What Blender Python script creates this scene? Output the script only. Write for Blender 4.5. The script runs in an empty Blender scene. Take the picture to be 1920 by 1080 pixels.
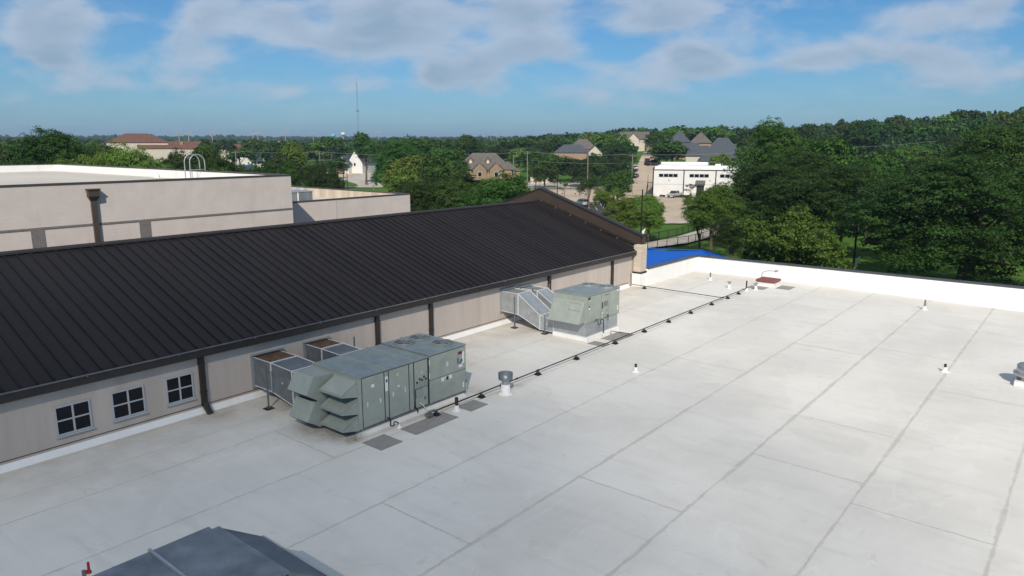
import bpy, bmesh, math, random
import numpy as np
from mathutils import Vector, Matrix, Euler
S = bpy.context.scene
COL = S.collection
R_ = math.radians
# ------------------------------------------------------------ camera
PITCH, HEAD, FOC = R_(11.39), R_(39.4), 1350.0
cam = bpy.data.cameras.new('camera'); camo = bpy.data.objects.new('camera', cam); COL.objects.link(camo)
cam.sensor_width = 36; cam.lens = FOC / 1920 * 36; cam.clip_start = .1; cam.clip_end = 12000
camo.location = (0, 0, 10)
camo.rotation_euler = Euler((math.pi/2 - PITCH, 0, HEAD - math.pi/2), 'XYZ')
S.camera = camo
# ------------------------------------------------------------ sun and exposure
SUN_TRAVEL = Vector((.628, .485, -.610)).normalized()
sl = bpy.data.lights.new('sun', 'SUN'); sl.energy = 4.2; sl.angle = R_(.53); sl.color = (1, .915, .80)
so = bpy.data.objects.new('sun', sl); COL.objects.link(so)
so.rotation_euler = SUN_TRAVEL.to_track_quat('-Z', 'Y').to_euler(); so.location = (-60, -50, 80)
S.view_settings.view_transform = 'Standard'; S.view_settings.look = 'None'
S.view_settings.gamma = 1; S.view_settings.exposure = 0.15
S.render.engine = 'CYCLES'
S.cycles.volume_bounces = 0; CLOUDS = ((28, 26, 12, .017), (17.5, 18, 9, .037)); CLOUD_AT = (2.5, 18); S.cycles.max_bounces = 6; S.cycles.transparent_max_bounces = 12
# ------------------------------------------------------------ sky with clouds
CLOUD_L = (4.5, 5.2, 6.2); CLOUD_D = (2.9, 3.8, 4.8)
W = bpy.data.worlds.new('World'); S.world = W; W.use_nodes = True
nt = W.node_tree; N = nt.nodes; L = nt.links
for n in list(N): N.remove(n)
def wn(t, **k):
    n = N.new(t)
    for a, b in k.items(): setattr(n, a, b)
    return n
def wmath(op, a, b=None, c=None, clamp=False):
    n = wn('ShaderNodeMath', operation=op, use_clamp=clamp)
    for i, v in enumerate((a, b, c)):
        if v is None: continue
        if isinstance(v, (int, float)): n.inputs[i].default_value = v
        else: L.new(v, n.inputs[i])
    return n.outputs[0]
def wvdot(v, d):
    n = wn('ShaderNodeVectorMath', operation='DOT_PRODUCT'); L.new(v, n.inputs[0]); n.inputs[1].default_value = d
    return n.outputs['Value']
sky = wn('ShaderNodeTexSky', sky_type='NISHITA'); sky.sun_disc = False
sky.sun_elevation = R_(37.6); sky.sun_rotation = math.atan2(-SUN_TRAVEL.x, -SUN_TRAVEL.y)
sky.altitude = 150; sky.air_density = 1.0; sky.dust_density = .6; sky.ozone_density = 2.2
tc = wn('ShaderNodeTexCoord'); D = tc.outputs['Generated']
fwd = wvdot(D, (math.cos(HEAD), math.sin(HEAD), 0)); rgt = wvdot(D, (math.sin(HEAD), -math.cos(HEAD), 0)); up = wvdot(D, (0, 0, 1))
fa = wmath('MAXIMUM', wmath('ABSOLUTE', fwd), .15)
u = wmath('DIVIDE', rgt, fa); v = wmath('DIVIDE', up, fa)
# clouds lie on a high level sheet seen in perspective
upc = wmath('ADD', wmath('MAXIMUM', up, 0), .13)
cx = wn('ShaderNodeCombineXYZ'); L.new(wmath('DIVIDE', rgt, upc), cx.inputs[0]); L.new(wmath('DIVIDE', fwd, upc), cx.inputs[1]); cx.inputs[2].default_value = 3.7
def wnoise(vec, scale, detail, rough, dist=0):
    n = wn('ShaderNodeTexNoise'); L.new(vec, n.inputs['Vector']); n.inputs['Scale'].default_value = scale
    n.inputs['Detail'].default_value = detail; n.inputs['Roughness'].default_value = rough; n.inputs['Distortion'].default_value = dist
    return n.outputs['Fac']
n1 = wnoise(cx.outputs[0], 1.1, 9, .58, .15)
n2 = wnoise(cx.outputs[0], 3.4, 8, .6)
cx2 = wn('ShaderNodeCombineXYZ'); L.new(wmath('MULTIPLY', u, 1.0), cx2.inputs[0]); L.new(wmath('MULTIPLY', v, 2.2), cx2.inputs[1]); cx2.inputs[2].default_value = 1.3
n3 = wnoise(cx2.outputs[0], 8, 7, .52, .15)
n4 = wnoise(cx2.outputs[0], 3.0, 6, .55)
# named cloud banks: centre and half size given as direction tangents
banks = [(60,40,135,52,1.0),(90,108,60,20,.5),(150,142,140,34,.45),(350,92,115,44,.8),(410,18,115,36,.75),(538,45,58,46,.85),(735,32,128,52,1.15),(700,80,120,26,.6),(990,34,100,60,1.0),
         (812,140,42,26,.95),(900,128,72,28,.7),(1025,103,95,26,.8),(930,168,110,24,.5),(1290,8,175,30,1.0),(1215,45,110,22,.5),(1270,96,65,26,.7),(1335,118,62,26,.65),(1180,135,90,30,.5),
         (1600,102,95,30,.75),(1690,30,135,36,.85),(1870,14,70,28,.7),(1745,112,65,26,.55),(1690,160,110,26,.45),(545,172,48,16,.5),(655,150,66,30,.45),(1110,188,110,26,.4),(1500,122,60,22,.4),(400,165,120,26,.35),(1880,120,90,40,.35),(1420,60,80,26,.35)]
acc = None
for bx_, by_, sx_, sy_, am in banks:
    if am < .8: am *= 1.4
    uu = (bx_-960)/FOC / (math.cos(PITCH)+ (540-by_)/FOC*math.sin(PITCH)); vv = math.tan(math.atan((540-by_)/FOC) - PITCH) 
    du = wmath('MULTIPLY', wmath('SUBTRACT', u, uu), FOC/sx_*1.15); dv = wmath('MULTIPLY', wmath('SUBTRACT', v, vv), FOC/sy_*1.12)
    r2 = wmath('ADD', wmath('MULTIPLY', du, du), wmath('MULTIPLY', dv, dv))
    g = wmath('MULTIPLY', wmath('EXPONENT', wmath('MULTIPLY', r2, -.8)), am)
    acc = g if acc is None else wmath('ADD', acc, g)
cx3 = wn('ShaderNodeCombineXYZ'); L.new(u, cx3.inputs[0]); L.new(wmath('ADD', wmath('MULTIPLY', v, 2.2), .03), cx3.inputs[1]); cx3.inputs[2].default_value = 1.3
n5 = wnoise(cx3.outputs[0], 8, 5, .50, .15)
fine_ = wnoise(cx2.outputs[0], 19, 6, .62, .3)
dens = wmath('ADD', wmath('MULTIPLY', wmath('SUBTRACT', n3, .5), 2.6), wmath('ADD', wmath('MULTIPLY', wmath('SUBTRACT', fine_, .5), .7), wmath('SUBTRACT', wmath('MULTIPLY', acc, 1.0), .40)))
def wss(val, a_, b_, lo=0, hi=1):
    m_ = wn('ShaderNodeMapRange', interpolation_type='SMOOTHSTEP'); L.new(val, m_.inputs['Value'])
    for k_, x_ in zip(('From Min', 'From Max', 'To Min', 'To Max'), (a_, b_, lo, hi)): m_.inputs[k_].default_value = x_
    return m_.outputs[0]
cover = wmath('MULTIPLY', wss(dens, -.38, .62), .84)
veil = wmath('ADD', wss(n2, .45, .75, 0, .14), wss(v, .0, .16, .30, .04))
hi_ = wss(up, .30, .65, 0, .62)                      # broken cloud overhead
cover = wmath('MAXIMUM', cover, wmath('ADD', veil, hi_))
relief = wmath('MULTIPLY', wmath('SUBTRACT', n3, n5), 2.6)
thick = wss(dens, .3, 1.1, 0, .8)
sh = wmath('SUBTRACT', wmath('ADD', thick, .12), relief, clamp=True)
cc = wn('ShaderNodeMix', data_type='RGBA'); L.new(sh, cc.inputs['Factor'])
cc.inputs['A'].default_value = (CLOUD_L[0], CLOUD_L[1], CLOUD_L[2], 1); cc.inputs['B'].default_value = (CLOUD_D[0], CLOUD_D[1], CLOUD_D[2], 1)
tint = wn('ShaderNodeMix', data_type='RGBA', blend_type='MULTIPLY'); tint.inputs['Factor'].default_value = 1; L.new(sky.outputs[0], tint.inputs['A']); tint.inputs['B'].default_value = (.28, .585, .83, 1)
mx = wn('ShaderNodeMix', data_type='RGBA'); L.new(cover, mx.inputs['Factor']); L.new(tint.outputs['Result'], mx.inputs['A']); L.new(cc.outputs['Result'], mx.inputs['B'])
bg = wn('ShaderNodeBackground'); L.new(mx.outputs['Result'], bg.inputs[0]); bg.inputs[1].default_value = .10
wo = wn('ShaderNodeOutputWorld'); L.new(bg.outputs[0], wo.inputs[0])

# ------------------------------------------------------------ projection of a picture direction onto real places
cp, sp = math.cos(PITCH), math.sin(PITCH)
Fv = Vector((math.cos(HEAD)*cp, math.sin(HEAD)*cp, -sp)); Rv = Vector((math.sin(HEAD), -math.cos(HEAD), 0)); Uv = Rv.cross(Fv)
CP = Vector((0, 0, 10))
def ray(x, y): return Fv + Rv*((x-960)/FOC) - Uv*((y-540)/FOC)
def atz(x, y, z=0.): d = ray(x, y); return CP + d*((z-CP.z)/d.z)
def atd(x, y, dist): d = ray(x, y); return CP + d*(dist/math.hypot(d.x, d.y))
def sstep(a, b, t):
    t = max(0, min(1, (t-a)/(b-a))); return t*t*(3-2*t)
def gz(x, y):
    d = math.hypot(x, y); t = (39.4 - math.degrees(math.atan2(y, x)))/35
    t = max(-1.3, min(1.3, t))
    r = 4 + 8*sstep(-.1, .35, t)
    z = -5.5 + r*sstep(220, 380, d) + 6*sstep(.6, 1.1, t)*sstep(120, 300, d) + 13*sstep(900, 2500, d)
    z += (1.5*math.sin(x*.004+1)*math.cos(y*.005) + .8*math.sin(x*.011+y*.007))*sstep(380, 900, d)*2
    return z
def onground(x, y):
    d = ray(x, y); h = math.hypot(d.x, d.y); t = 60/h
    while t*h < 3000:
        p = CP + d*t
        if p.z <= gz(p.x, p.y): return p
        t *= 1.004
    return CP + d*t
# ------------------------------------------------------------ materials
def mat(name, col, rough=.7, metal=0, var=.08, scale=3, bump=0, bscale=None, stretch=(1, 1, 1), spec=.35, col2=None, coord='Object', detail=6, coat=0):
    m = bpy.data.materials.new(name); m.use_nodes = True; t = m.node_tree; b = t.nodes['Principled BSDF']
    b.inputs['Roughness'].default_value = rough; b.inputs['Metallic'].default_value = metal
    b.inputs['Specular IOR Level'].default_value = spec; b.inputs['Coat Weight'].default_value = coat
    tc = t.nodes.new('ShaderNodeTexCoord'); mp = t.nodes.new('ShaderNodeMapping'); mp.inputs['Scale'].default_value = stretch
    if coord == 'World':
        g = t.nodes.new('ShaderNodeNewGeometry'); t.links.new(g.outputs['Position'], mp.inputs[0])
    else: t.links.new(tc.outputs['Object'], mp.inputs[0])
    n = t.nodes.new('ShaderNodeTexNoise'); n.inputs['Scale'].default_value = scale; n.inputs['Detail'].default_value = detail; n.inputs['Roughness'].default_value = .62
    t.links.new(mp.outputs[0], n.inputs['Vector'])
    cr = t.nodes.new('ShaderNodeValToRGB'); c2 = col2 if col2 else tuple(c*(1-var*2) for c in col)
    cr.color_ramp.elements[0].position = .32; cr.color_ramp.elements[1].position = .68
    cr.color_ramp.elements[0].color = (*c2, 1); cr.color_ramp.elements[1].color = (*[min(1, c*(1+var*.5)) for c in col], 1)
    t.links.new(n.outputs['Fac'], cr.inputs[0]); t.links.new(cr.outputs[0], b.inputs['Base Color'])
    if bump:
        n2 = t.nodes.new('ShaderNodeTexNoise'); n2.inputs['Scale'].default_value = bscale or scale*6; n2.inputs['Detail'].default_value = 5
        t.links.new(mp.outputs[0], n2.inputs['Vector'])
        bp = t.nodes.new('ShaderNodeBump'); bp.inputs['Strength'].default_value = bump; bp.inputs['Distance'].default_value = .03
        t.links.new(n2.outputs['Fac'], bp.inputs['Height']); t.links.new(bp.outputs[0], b.inputs['Normal'])
    m['bsdf'] = b.name
    return m
class NT:
    """tiny node helper on a material"""
    def __init__(s, m): s.t = m.node_tree; s.b = s.t.nodes['Principled BSDF']
    def n(s, ty, **k):
        n = s.t.nodes.new(ty)
        for a, b in k.items(): setattr(n, a, b)
        return n
    def l(s, a, b): s.t.links.new(a, b)
    def m(s, op, a, b=None, c=None, clamp=False):
        n = s.n('ShaderNodeMath', operation=op, use_clamp=clamp)
        for i, v in enumerate((a, b, c)):
            if v is None: continue
            if isinstance(v, (int, float)): n.inputs[i].default_value = v
            else: s.l(v, n.inputs[i])
        return n.outputs[0]
    def noise(s, vec, scale, detail=5, rough=.6, stretch=None, dist=0):
        if stretch:
            mp = s.n('ShaderNodeMapping'); mp.inputs['Scale'].default_value = stretch; s.l(vec, mp.inputs[0]); vec = mp.outputs[0]
        n = s.n('ShaderNodeTexNoise'); n.inputs['Scale'].default_value = scale; n.inputs['Detail'].default_value = detail
        n.inputs['Roughness'].default_value = rough; n.inputs['Distortion'].default_value = dist; s.l(vec, n.inputs['Vector']); return n.outputs['Fac']
    def ss(s, v, a, b, lo=0, hi=1):
        n = s.n('ShaderNodeMapRange', interpolation_type='SMOOTHSTEP'); s.l(v, n.inputs['Value'])
        for k, x in zip(('From Min', 'From Max', 'To Min', 'To Max'), (a, b, lo, hi)): n.inputs[k].default_value = x
        return n.outputs[0]
    def mix(s, f, a, b, blend='MIX'):
        n = s.n('ShaderNodeMix', data_type='RGBA', blend_type=blend)
        if isinstance(f, (int, float)): n.inputs['Factor'].default_value = f
        else: s.l(f, n.inputs['Factor'])
        for k, x in (('A', a), ('B', b)):
            if isinstance(x, tuple): n.inputs[k].default_value = (*x[:3], 1)
            else: s.l(x, n.inputs[k])
        return n.outputs['Result']
# ------------------------------------------------------------ mesh building
class MB:
    def __init__(s): s.v = []; s.f = []
    def add(s, vs, fs):
        o = len(s.v); s.v += [tuple(p) for p in vs]; s.f += [tuple(i+o for i in f) for f in fs]; return s
    def box(s, x0, x1, y0, y1, z0, z1):
        if x0 > x1: x0, x1 = x1, x0
        if y0 > y1: y0, y1 = y1, y0
        if z0 > z1: z0, z1 = z1, z0
        return s.add([(x0,y0,z0),(x1,y0,z0),(x1,y1,z0),(x0,y1,z0),(x0,y0,z1),(x1,y0,z1),(x1,y1,z1),(x0,y1,z1)],
                     [(0,3,2,1),(4,5,6,7),(0,1,5,4),(1,2,6,5),(2,3,7,6),(3,0,4,7)])
    def hexa(s, p):   # 8 corners, bottom ring then top ring
        return s.add(p, [(0,3,2,1),(4,5,6,7),(0,1,5,4),(1,2,6,5),(2,3,7,6),(3,0,4,7)])
    def quad(s, a, b, c, d): return s.add([a, b, c, d], [(0,1,2,3)])
    def prism(s, poly, axis, a, b):   # poly 2D points; axis 0,1,2 = extrusion direction
        n = len(poly)
        def P(p, t):
            if axis == 0: return (t, p[0], p[1])
            if axis == 1: return (p[0], t, p[1])
            return (p[0], p[1], t)
        vs = [P(p, a) for p in poly] + [P(p, b) for p in poly]
        fs = [tuple(range(n-1, -1, -1)), tuple(range(n, 2*n))] + [(i, (i+1) % n, n+(i+1) % n, n+i) for i in range(n)]
        return s.add(vs, fs)
    def tube(s, pts, r, n=8, cap=True):
        pts = [Vector(p) for p in pts]; rs = r if isinstance(r, (list, tuple)) else [r]*len(pts)
        o = len(s.v); ref = None
        for i, p in enumerate(pts):
            if i == 0: d = pts[1]-p
            elif i == len(pts)-1: d = p-pts[i-1]
            else: d = (pts[i+1]-p).normalized() + (p-pts[i-1]).normalized()
            d = d.normalized() if d.length > 1e-9 else Vector((0, 0, 1))
            if ref is None: ref = Vector((1, 0, 0)) if abs(d.x) < .8 else Vector((0, 1, 0))
            a = d.cross(ref).normalized(); b = a.cross(d).normalized(); ref = b.cross(a)*0 + (ref - d*ref.dot(d)).normalized()
            for k in range(n):
                t = 2*math.pi*k/n; q = p + (a*math.cos(t) + b*math.sin(t))*rs[i]; s.v.append(tuple(q))
        for i in range(len(pts)-1):
            for k in range(n):
                s.f.append((o+i*n+k, o+i*n+(k+1) % n, o+(i+1)*n+(k+1) % n, o+(i+1)*n+k))
        if cap:
            s.f.append(tuple(o+k for k in range(n-1, -1, -1))); s.f.append(tuple(o+(len(pts)-1)*n+k for k in range(n)))
        return s
    def lathe(s, prof, c=(0, 0, 0), n=20, cap=True):  # prof (r,z)
        o = len(s.v)
        for r, z in prof:
            for k in range(n):
                t = 2*math.pi*k/n; s.v.append((c[0]+r*math.cos(t), c[1]+r*math.sin(t), c[2]+z))
        for i in range(len(prof)-1):
            for k in range(n): s.f.append((o+i*n+k, o+i*n+(k+1) % n, o+(i+1)*n+(k+1) % n, o+(i+1)*n+k))
        if cap:
            s.f.append(tuple(o+k for k in range(n-1, -1, -1))); s.f.append(tuple(o+(len(prof)-1)*n+k for k in range(n)))
        return s
    def xf(s, loc=(0, 0, 0), rz=0, sc=1):
        c, q = math.cos(rz), math.sin(rz)
        s.v = [((x*c-y*q)*sc+loc[0], (x*q+y*c)*sc+loc[1], z*sc+loc[2]) for x, y, z in s.v]; return s
    def mesh(s, name, m, smooth=False):
        me = bpy.data.meshes.new(name); me.from_pydata(s.v, [], s.f); me.validate()
        if m: me.materials.append(m)
        if smooth:
            for p in me.polygons: p.use_smooth = True
        me.update(); return me
    def obj(s, name, m, parent=None, bevel=0, smooth=False, loc=None, label=None, w=False):
        if w and parent:      # vertices were given in world coordinates
            L_ = Vector((0, 0, 0)); q = parent
            while q: L_ += q.location; q = q.parent
            s.v = [(a-L_.x, b-L_.y, c-L_.z) for a, b, c in s.v]
        o = bpy.data.objects.new(name, s.mesh(name, m, smooth)); COL.objects.link(o)
        if parent: o.parent = parent
        if loc: o.location = loc
        if bevel:
            b = o.modifiers.new('bevel', 'BEVEL'); b.width = bevel; b.segments = 2; b.limit_method = 'ANGLE'
        if label: o['label'] = label
        return o
def tag(o, label=None, cat=None, group=None, kind=None):
    if label: o['label'] = label
    if cat: o['category'] = cat
    if group: o['group'] = group
    if kind: o['kind'] = kind
    return o
def thing(name, label, cat, loc=(0, 0, 0), rz=0, group=None):
    o = bpy.data.objects.new(name, None); COL.objects.link(o); o.location = loc; o.rotation_euler = (0, 0, rz); o.empty_display_size = .3
    return tag(o, label, cat, group)
def dup(root, loc, rz=None, label=None, group=None, sc=None):
    r = root.copy(); COL.objects.link(r); r.location = loc
    if rz is not None: r.rotation_euler = (0, 0, rz)
    if label: r['label'] = label
    if group: r['group'] = group
    if sc: r.scale = sc
    for ch in list(root.children):
        c = ch.copy(); COL.objects.link(c); c.parent = r
        for g in ch.children:
            d = g.copy(); COL.objects.link(d); d.parent = c
    return r
# ============================================================ materials of the roofs
M = {}
M['wall'] = mat('stucco', (.50, .435, .385), .9, var=.05, scale=1.2, bump=.12, bscale=22, stretch=(1, 1, .12), spec=.2, coord='World')
h = NT(M['wall']); g_ = h.n('ShaderNodeNewGeometry'); P_ = g_.outputs['Position']
base = M['wall'].node_tree.nodes['Principled BSDF'].inputs['Base Color'].links[0].from_socket
sep = h.n('ShaderNodeSeparateXYZ'); h.l(P_, sep.inputs[0])
fl = h.ss(h.m('SINE', h.m('MULTIPLY', h.m('ADD', sep.outputs[0], sep.outputs[1]), 70)), -1, 1, .992, 1.005)
dr = h.ss(h.noise(P_, 1.0, 6, .7, (1.6, 1.6, .10)), .42, .72, 1.0, .90)
base = h.mix(1, base, h.m('MULTIPLY', fl, dr), 'MULTIPLY'); h.l(base, h.b.inputs['Base Color'])
M['metalroof'] = mat('dark bronze roof panel', (.0165, .014, .0145), .55, 0, .12, .35, .05, 30, stretch=(1, .15, 1), spec=.18, coord='World')
M['bronze'] = mat('bronze trim', (.026, .0205, .0175), .5, 0, .1, 2, .05, spec=.45)
M['rake'] = mat('brown parapet metal', (.060, .043, .032), .5, 0, .1, 1, .05, spec=.4)
M['drip'] = mat('worn eave edge', (.20, .20, .205), .4, .5, .15, 4)
M['coping'] = mat('charcoal coping metal', (.075, .08, .09), .42, .2, .1, 2, .04, spec=.5)
M['white'] = mat('white membrane flashing', (.80, .79, .765), .65, 0, .03, 1.2, .25, 4, spec=.3)
M['boot'] = mat('white boot', (.78, .77, .74), .6, 0, .08, 6, .1)
M['stone'] = mat('limestone block', (.58, .50, .40), .85, 0, .18, 4, .5, 14)
M['sage'] = mat('sage green unit paint', (.315, .345, .30), .42, 0, .07, 2.2, .10, 9, spec=.45)
M['sagetop'] = mat('weathered unit lid paint', (.275, .305, .285), .38, .1, .13, 2.6, .12, 9, spec=.5)
M['galv'] = mat('galvanised sheet', (.42, .445, .46), .38, .5, .10, 3, .08, 12)
M['galvd'] = mat('dull galvanised sheet', (.21, .23, .25), .42, .5, .14, 3, .08, 12)
M['seal'] = mat('duct sealant', (.62, .63, .62), .7, 0, .1, 9)
M['rust'] = mat('rusted duct lid', (.14, .085, .045), .8, .1, .35, 5, .25, 18, col2=(.06, .04, .028))
M['black'] = mat('black rubber', (.012, .012, .013), .6, 0, .1, 4)
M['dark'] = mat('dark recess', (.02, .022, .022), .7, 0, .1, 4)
M['pipe'] = mat('gas pipe paint', (.045, .038, .034), .5, .2, .25, 8)
M['pad'] = mat('grey walkway pad', (.30, .28, .26), .9, 0, .08, 3, .3, 60)
M['label'] = mat('white sticker', (.72, .72, .70), .5, 0, .03, 9)
M['yellowlabel'] = mat('pale warning sticker', (.52, .48, .33), .5, 0, .1, 9)
M['green'] = mat('green sticker mark', (.03, .16, .11), .5, 0, .05, 9)
M['red'] = mat('red badge', (.28, .03, .03), .45, 0, .1, 9)
M['redpaint'] = mat('red valve paint', (.42, .02, .03), .45, 0, .1, 9)
M['glass'] = mat('dark window glass', (.006, .007, .010), .12, 0, .1, 1, spec=.25)
M['frame'] = mat('pale grey window frame', (.40, .42, .44), .5, 0, .04, 3)
M['hatch'] = mat('brick red hatch lid', (.24, .075, .06), .55, 0, .12, 3, .1)
M['hose'] = mat('cream drain hose', (.52, .49, .40), .6, 0, .05, 6)
M['steel'] = mat('aluminium vent', (.52, .52, .50), .32, .8, .1, 5, .05)
M['blue'] = mat('blue shade fabric', (.006, .085, .39), .62, 0, .08, .4, .15, 3, spec=.3)
M['concrete'] = mat('pale concrete', (.48, .44, .38), .9, 0, .12, .25, .2, 3, coord='World')
M['tan'] = mat('tan driveway concrete', (.50, .41, .30), .9, 0, .14, .12, .2, 2, coord='World', col2=(.38, .30, .22))
# ---- white roofing membrane: laps every 3.43 m, dirt in the laps, wash marks, stains near the plant
mm = mat('roof membrane', (.60, .585, .55), .6, 0, .02, 1, spec=.3, coord='World'); M['membrane'] = mm
h = NT(mm); g_ = h.n('ShaderNodeNewGeometry'); P_ = g_.outputs['Position']; sep = h.n('ShaderNodeSeparateXYZ'); h.l(P_, sep.inputs[0]); X_, Y_ = sep.outputs[0], sep.outputs[1]
warp = h.m('MULTIPLY', h.m('SUBTRACT', h.noise(P_, .8, 4), .5), .10)
warp2 = h.m('MULTIPLY', h.m('SUBTRACT', h.noise(P_, 6, 4, .7), .5), .13)
yy = h.m('ADD', h.m('ADD', Y_, warp), warp2)
fr = h.m('SUBTRACT', h.m('FRACT', h.m('DIVIDE', h.m('SUBTRACT', yy, 1.10-1.715), 3.43)), .5)     # 0 on a lap
dl = h.m('MULTIPLY', h.m('ABSOLUTE', fr), 3.43)
wid = h.ss(h.noise(P_, .55, 4), .3, .75, .45, 1.35)
narrow = h.ss(Y_, 15.5, 11, .62, 1.0)
lap = h.ss(h.m('DIVIDE', dl, h.m('MULTIPLY', wid, narrow)), .02, .10, 1, 0)
brk = h.ss(h.noise(P_, 1.7, 5), .30, .55, .35, 1)
lapf = h.m('MULTIPLY', h.m('MULTIPLY', lap, brk), .38)
extra = h.m('MULTIPLY', h.ss(h.m('ABSOLUTE', h.m('SUBTRACT', yy, 23.25)), .0, .05, .30, 0), h.ss(X_, 20, 15, 0, 1))
halo = h.m('MULTIPLY', h.ss(dl, .0, .5, 1, 0), h.ss(h.noise(P_, .9, 5), .45, .8, 0, .22))
edge = h.m('MULTIPLY', h.ss(h.m('ABSOLUTE', h.m('SUBTRACT', dl, .13)), .0, .022, 1, 0), .16)
streak = h.noise(P_, 1.0, 7, .62, (2.0, .35, 1), .5)
blot = h.noise(P_, .16, 6, .6); fine = h.noise(P_, 9, 6, .7); spk = h.noise(P_, 30, 3, .6)
c0 = h.mix(h.ss(blot, .4, .62), (.735, .705, .635), (.665, .635, .57))
c0 = h.mix(h.ss(streak, .45, .82, 0, .36), c0, (.49, .46, .41))
c0 = h.mix(h.ss(h.noise(P_, 1.3, 7, .65, (.4, 2.2, 1), 1.2), .52, .76, 0, .45), c0, (.76, .74, .68))
c0 = h.mix(h.ss(fine, .5, .9, 0, .35), c0, (.47, .455, .42))
c0 = h.mix(h.ss(spk, .70, .80, 0, .45), c0, (.38, .36, .33))
c0 = h.mix(lapf, c0, (.32, .255, .195)); c0 = h.mix(extra, c0, (.34, .28, .22)); c0 = h.mix(halo, c0, (.42, .36, .29)); c0 = h.mix(edge, c0, (.72, .71, .68))
pn = h.noise(P_, .22, 4, .5, None, .6); ring = h.ss(h.m('ABSOLUTE', h.m('SUBTRACT', pn, .54)), 0, .006, 1, 0)
c0 = h.mix(h.m('MULTIPLY', ring, h.ss(h.noise(P_, .5, 3), .4, .65, 0, .38)), c0, (.80, .78, .73))
c0 = h.mix(h.ss(pn, .545, .60, 0, .16), c0, (.50, .47, .42))
c0 = h.mix(h.ss(h.noise(P_, 1.1, 3, .5, None, 2.5), .66, .70, 0, .22), c0, (.44, .41, .37))
# rusty water stains at the plant and under the downspouts, where they are in the place
st = None
for (sx, sy, rx, ry, am) in [(14.3, 20.2, .8, 1.3, .62), (14.5, 18.95, .5, .35, .95), (15.3, 23.3, 1.4, .8, .45), (12.9, 24.8, .8, .5, .5), (22.3, 18.1, .9, .25, .4), (29.9, 23.4, 1.6, .8, .38), (13.6, 23.2, 1.0, .5, .25), (21.6, 22.6, 2.5, 1.0, .26), (17.5, 18.75, 2.9, .16, .5), (38, 22.5, 3.5, .9, .2), (44.2, 24.6, .9, .4, .35), (20.8, 19.2, .5, .8, .4)]:
    a = h.m('DIVIDE', h.m('SUBTRACT', X_, sx), rx); b = h.m('DIVIDE', h.m('SUBTRACT', Y_, sy), ry)
    g2 = h.m('MULTIPLY', h.m('EXPONENT', h.m('MULTIPLY', h.m('ADD', h.m('MULTIPLY', a, a), h.m('MULTIPLY', b, b)), -1.2)), am)
    st = g2 if st is None else h.m('MAXIMUM', st, g2)
stn = h.m('MULTIPLY', st, h.ss(h.noise(P_, 2.2, 7, .68, None, .8), .30, .62, .25, 1))
c0 = h.mix(h.m('MULTIPLY', h.ss(Y_, 20.5, 25, 0, .6), h.ss(h.noise(P_, .8, 6, .65), .35, .65, .2, 1)), c0, (.50, .445, .385))
c0 = h.mix(stn, c0, (.20, .15, .105)); h.l(c0, h.b.inputs['Base Color'])
h.l(h.ss(fine, .2, .8, .5, .75), h.b.inputs['Roughness'])
bp = h.n('ShaderNodeBump'); bp.inputs['Strength'].default_value = .35; bp.inputs['Distance'].default_value = .03
h.l(h.m('ADD', h.m('ADD', h.m('MULTIPLY', lap, -.5), h.m('MULTIPLY', blot, 1.2)), h.m('MULTIPLY', streak, .5)), bp.inputs['Height']); h.l(bp.outputs[0], h.b.inputs['Normal'])

hm_ = NT(M['metalroof']); gm = hm_.n('ShaderNodeNewGeometry'); sm0 = hm_.n('ShaderNodeSeparateXYZ'); hm_.l(gm.outputs['Position'], sm0.inputs[0])
pid = hm_.m('FLOOR', hm_.m('DIVIDE', hm_.m('ADD', sm0.outputs[0], 29.9), .47)); wn_ = hm_.n('ShaderNodeTexWhiteNoise', noise_dimensions='1D'); hm_.l(pid, wn_.inputs['W'])
bc0 = hm_.b.inputs['Base Color'].links[0].from_socket; hm_.l(hm_.mix(hm_.m('MULTIPLY', wn_.outputs['Value'], .35), bc0, (.030, .026, .026)), hm_.b.inputs['Base Color'])
hm_.l(hm_.m('ADD', hm_.m('MULTIPLY', wn_.outputs['Value'], .12), .48), hm_.b.inputs['Roughness'])
hm_ = NT(M['white']); gm = hm_.n('ShaderNodeNewGeometry'); bc0 = hm_.b.inputs['Base Color'].links[0].from_socket
hm_.l(hm_.mix(hm_.ss(hm_.noise(gm.outputs['Position'], 1, 7, .7, (1.5, 1.5, .25)), .45, .85, 0, .5), bc0, (.60, .575, .52)), hm_.b.inputs['Base Color'])
# ============================================================ low flat roofed building underfoot
fb = thing('flat_roofed_building', 'low building with a wide white membrane roof and bright parapet, carrying the rooftop plant', 'building', (20, 5, -5.5))
MB().box(-30, 53.3, -14, 25.38, -5.4, -.05).obj('wall', M['wall'], fb, w=True)
MB().quad((-30, -14, 0), (53.5, -14, 0), (53.5, 25.40, 0), (-30, 25.40, 0)).obj('roof_membrane', M['membrane'], fb, w=True)
def px_(y): return min(53.17, 53.58 - (24.6-y)*.058)
def ptz(y): return 1.13 + (24.6-y)*.006
pb = MB(); ys = [24.60, 18, 12, 6, 0, -7, -14]
for a, b in zip(ys[:-1], ys[1:]):
    pb.hexa([(px_(a), a, -.04), (53.9, a, -.04), (53.9, b, -.04), (px_(b), b, -.04), (53.2, a, ptz(a)), (53.55, a, ptz(a)), (53.55, b, ptz(b)), (53.2, b, ptz(b))])
pb.obj('parapet', M['white'], fb, w=True)
MB().hexa([(45.25, 24.6, -.04), (53.9, 24.60, -.04), (53.9, 24.97, -.04), (45.25, 24.97, -.04), (45.25, 24.62, 1.18), (53.55, 24.62, 1.12), (53.55, 24.97, 1.12), (45.25, 24.97, 1.18)]).obj('parapet', M['white'], fb, w=True)
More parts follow.
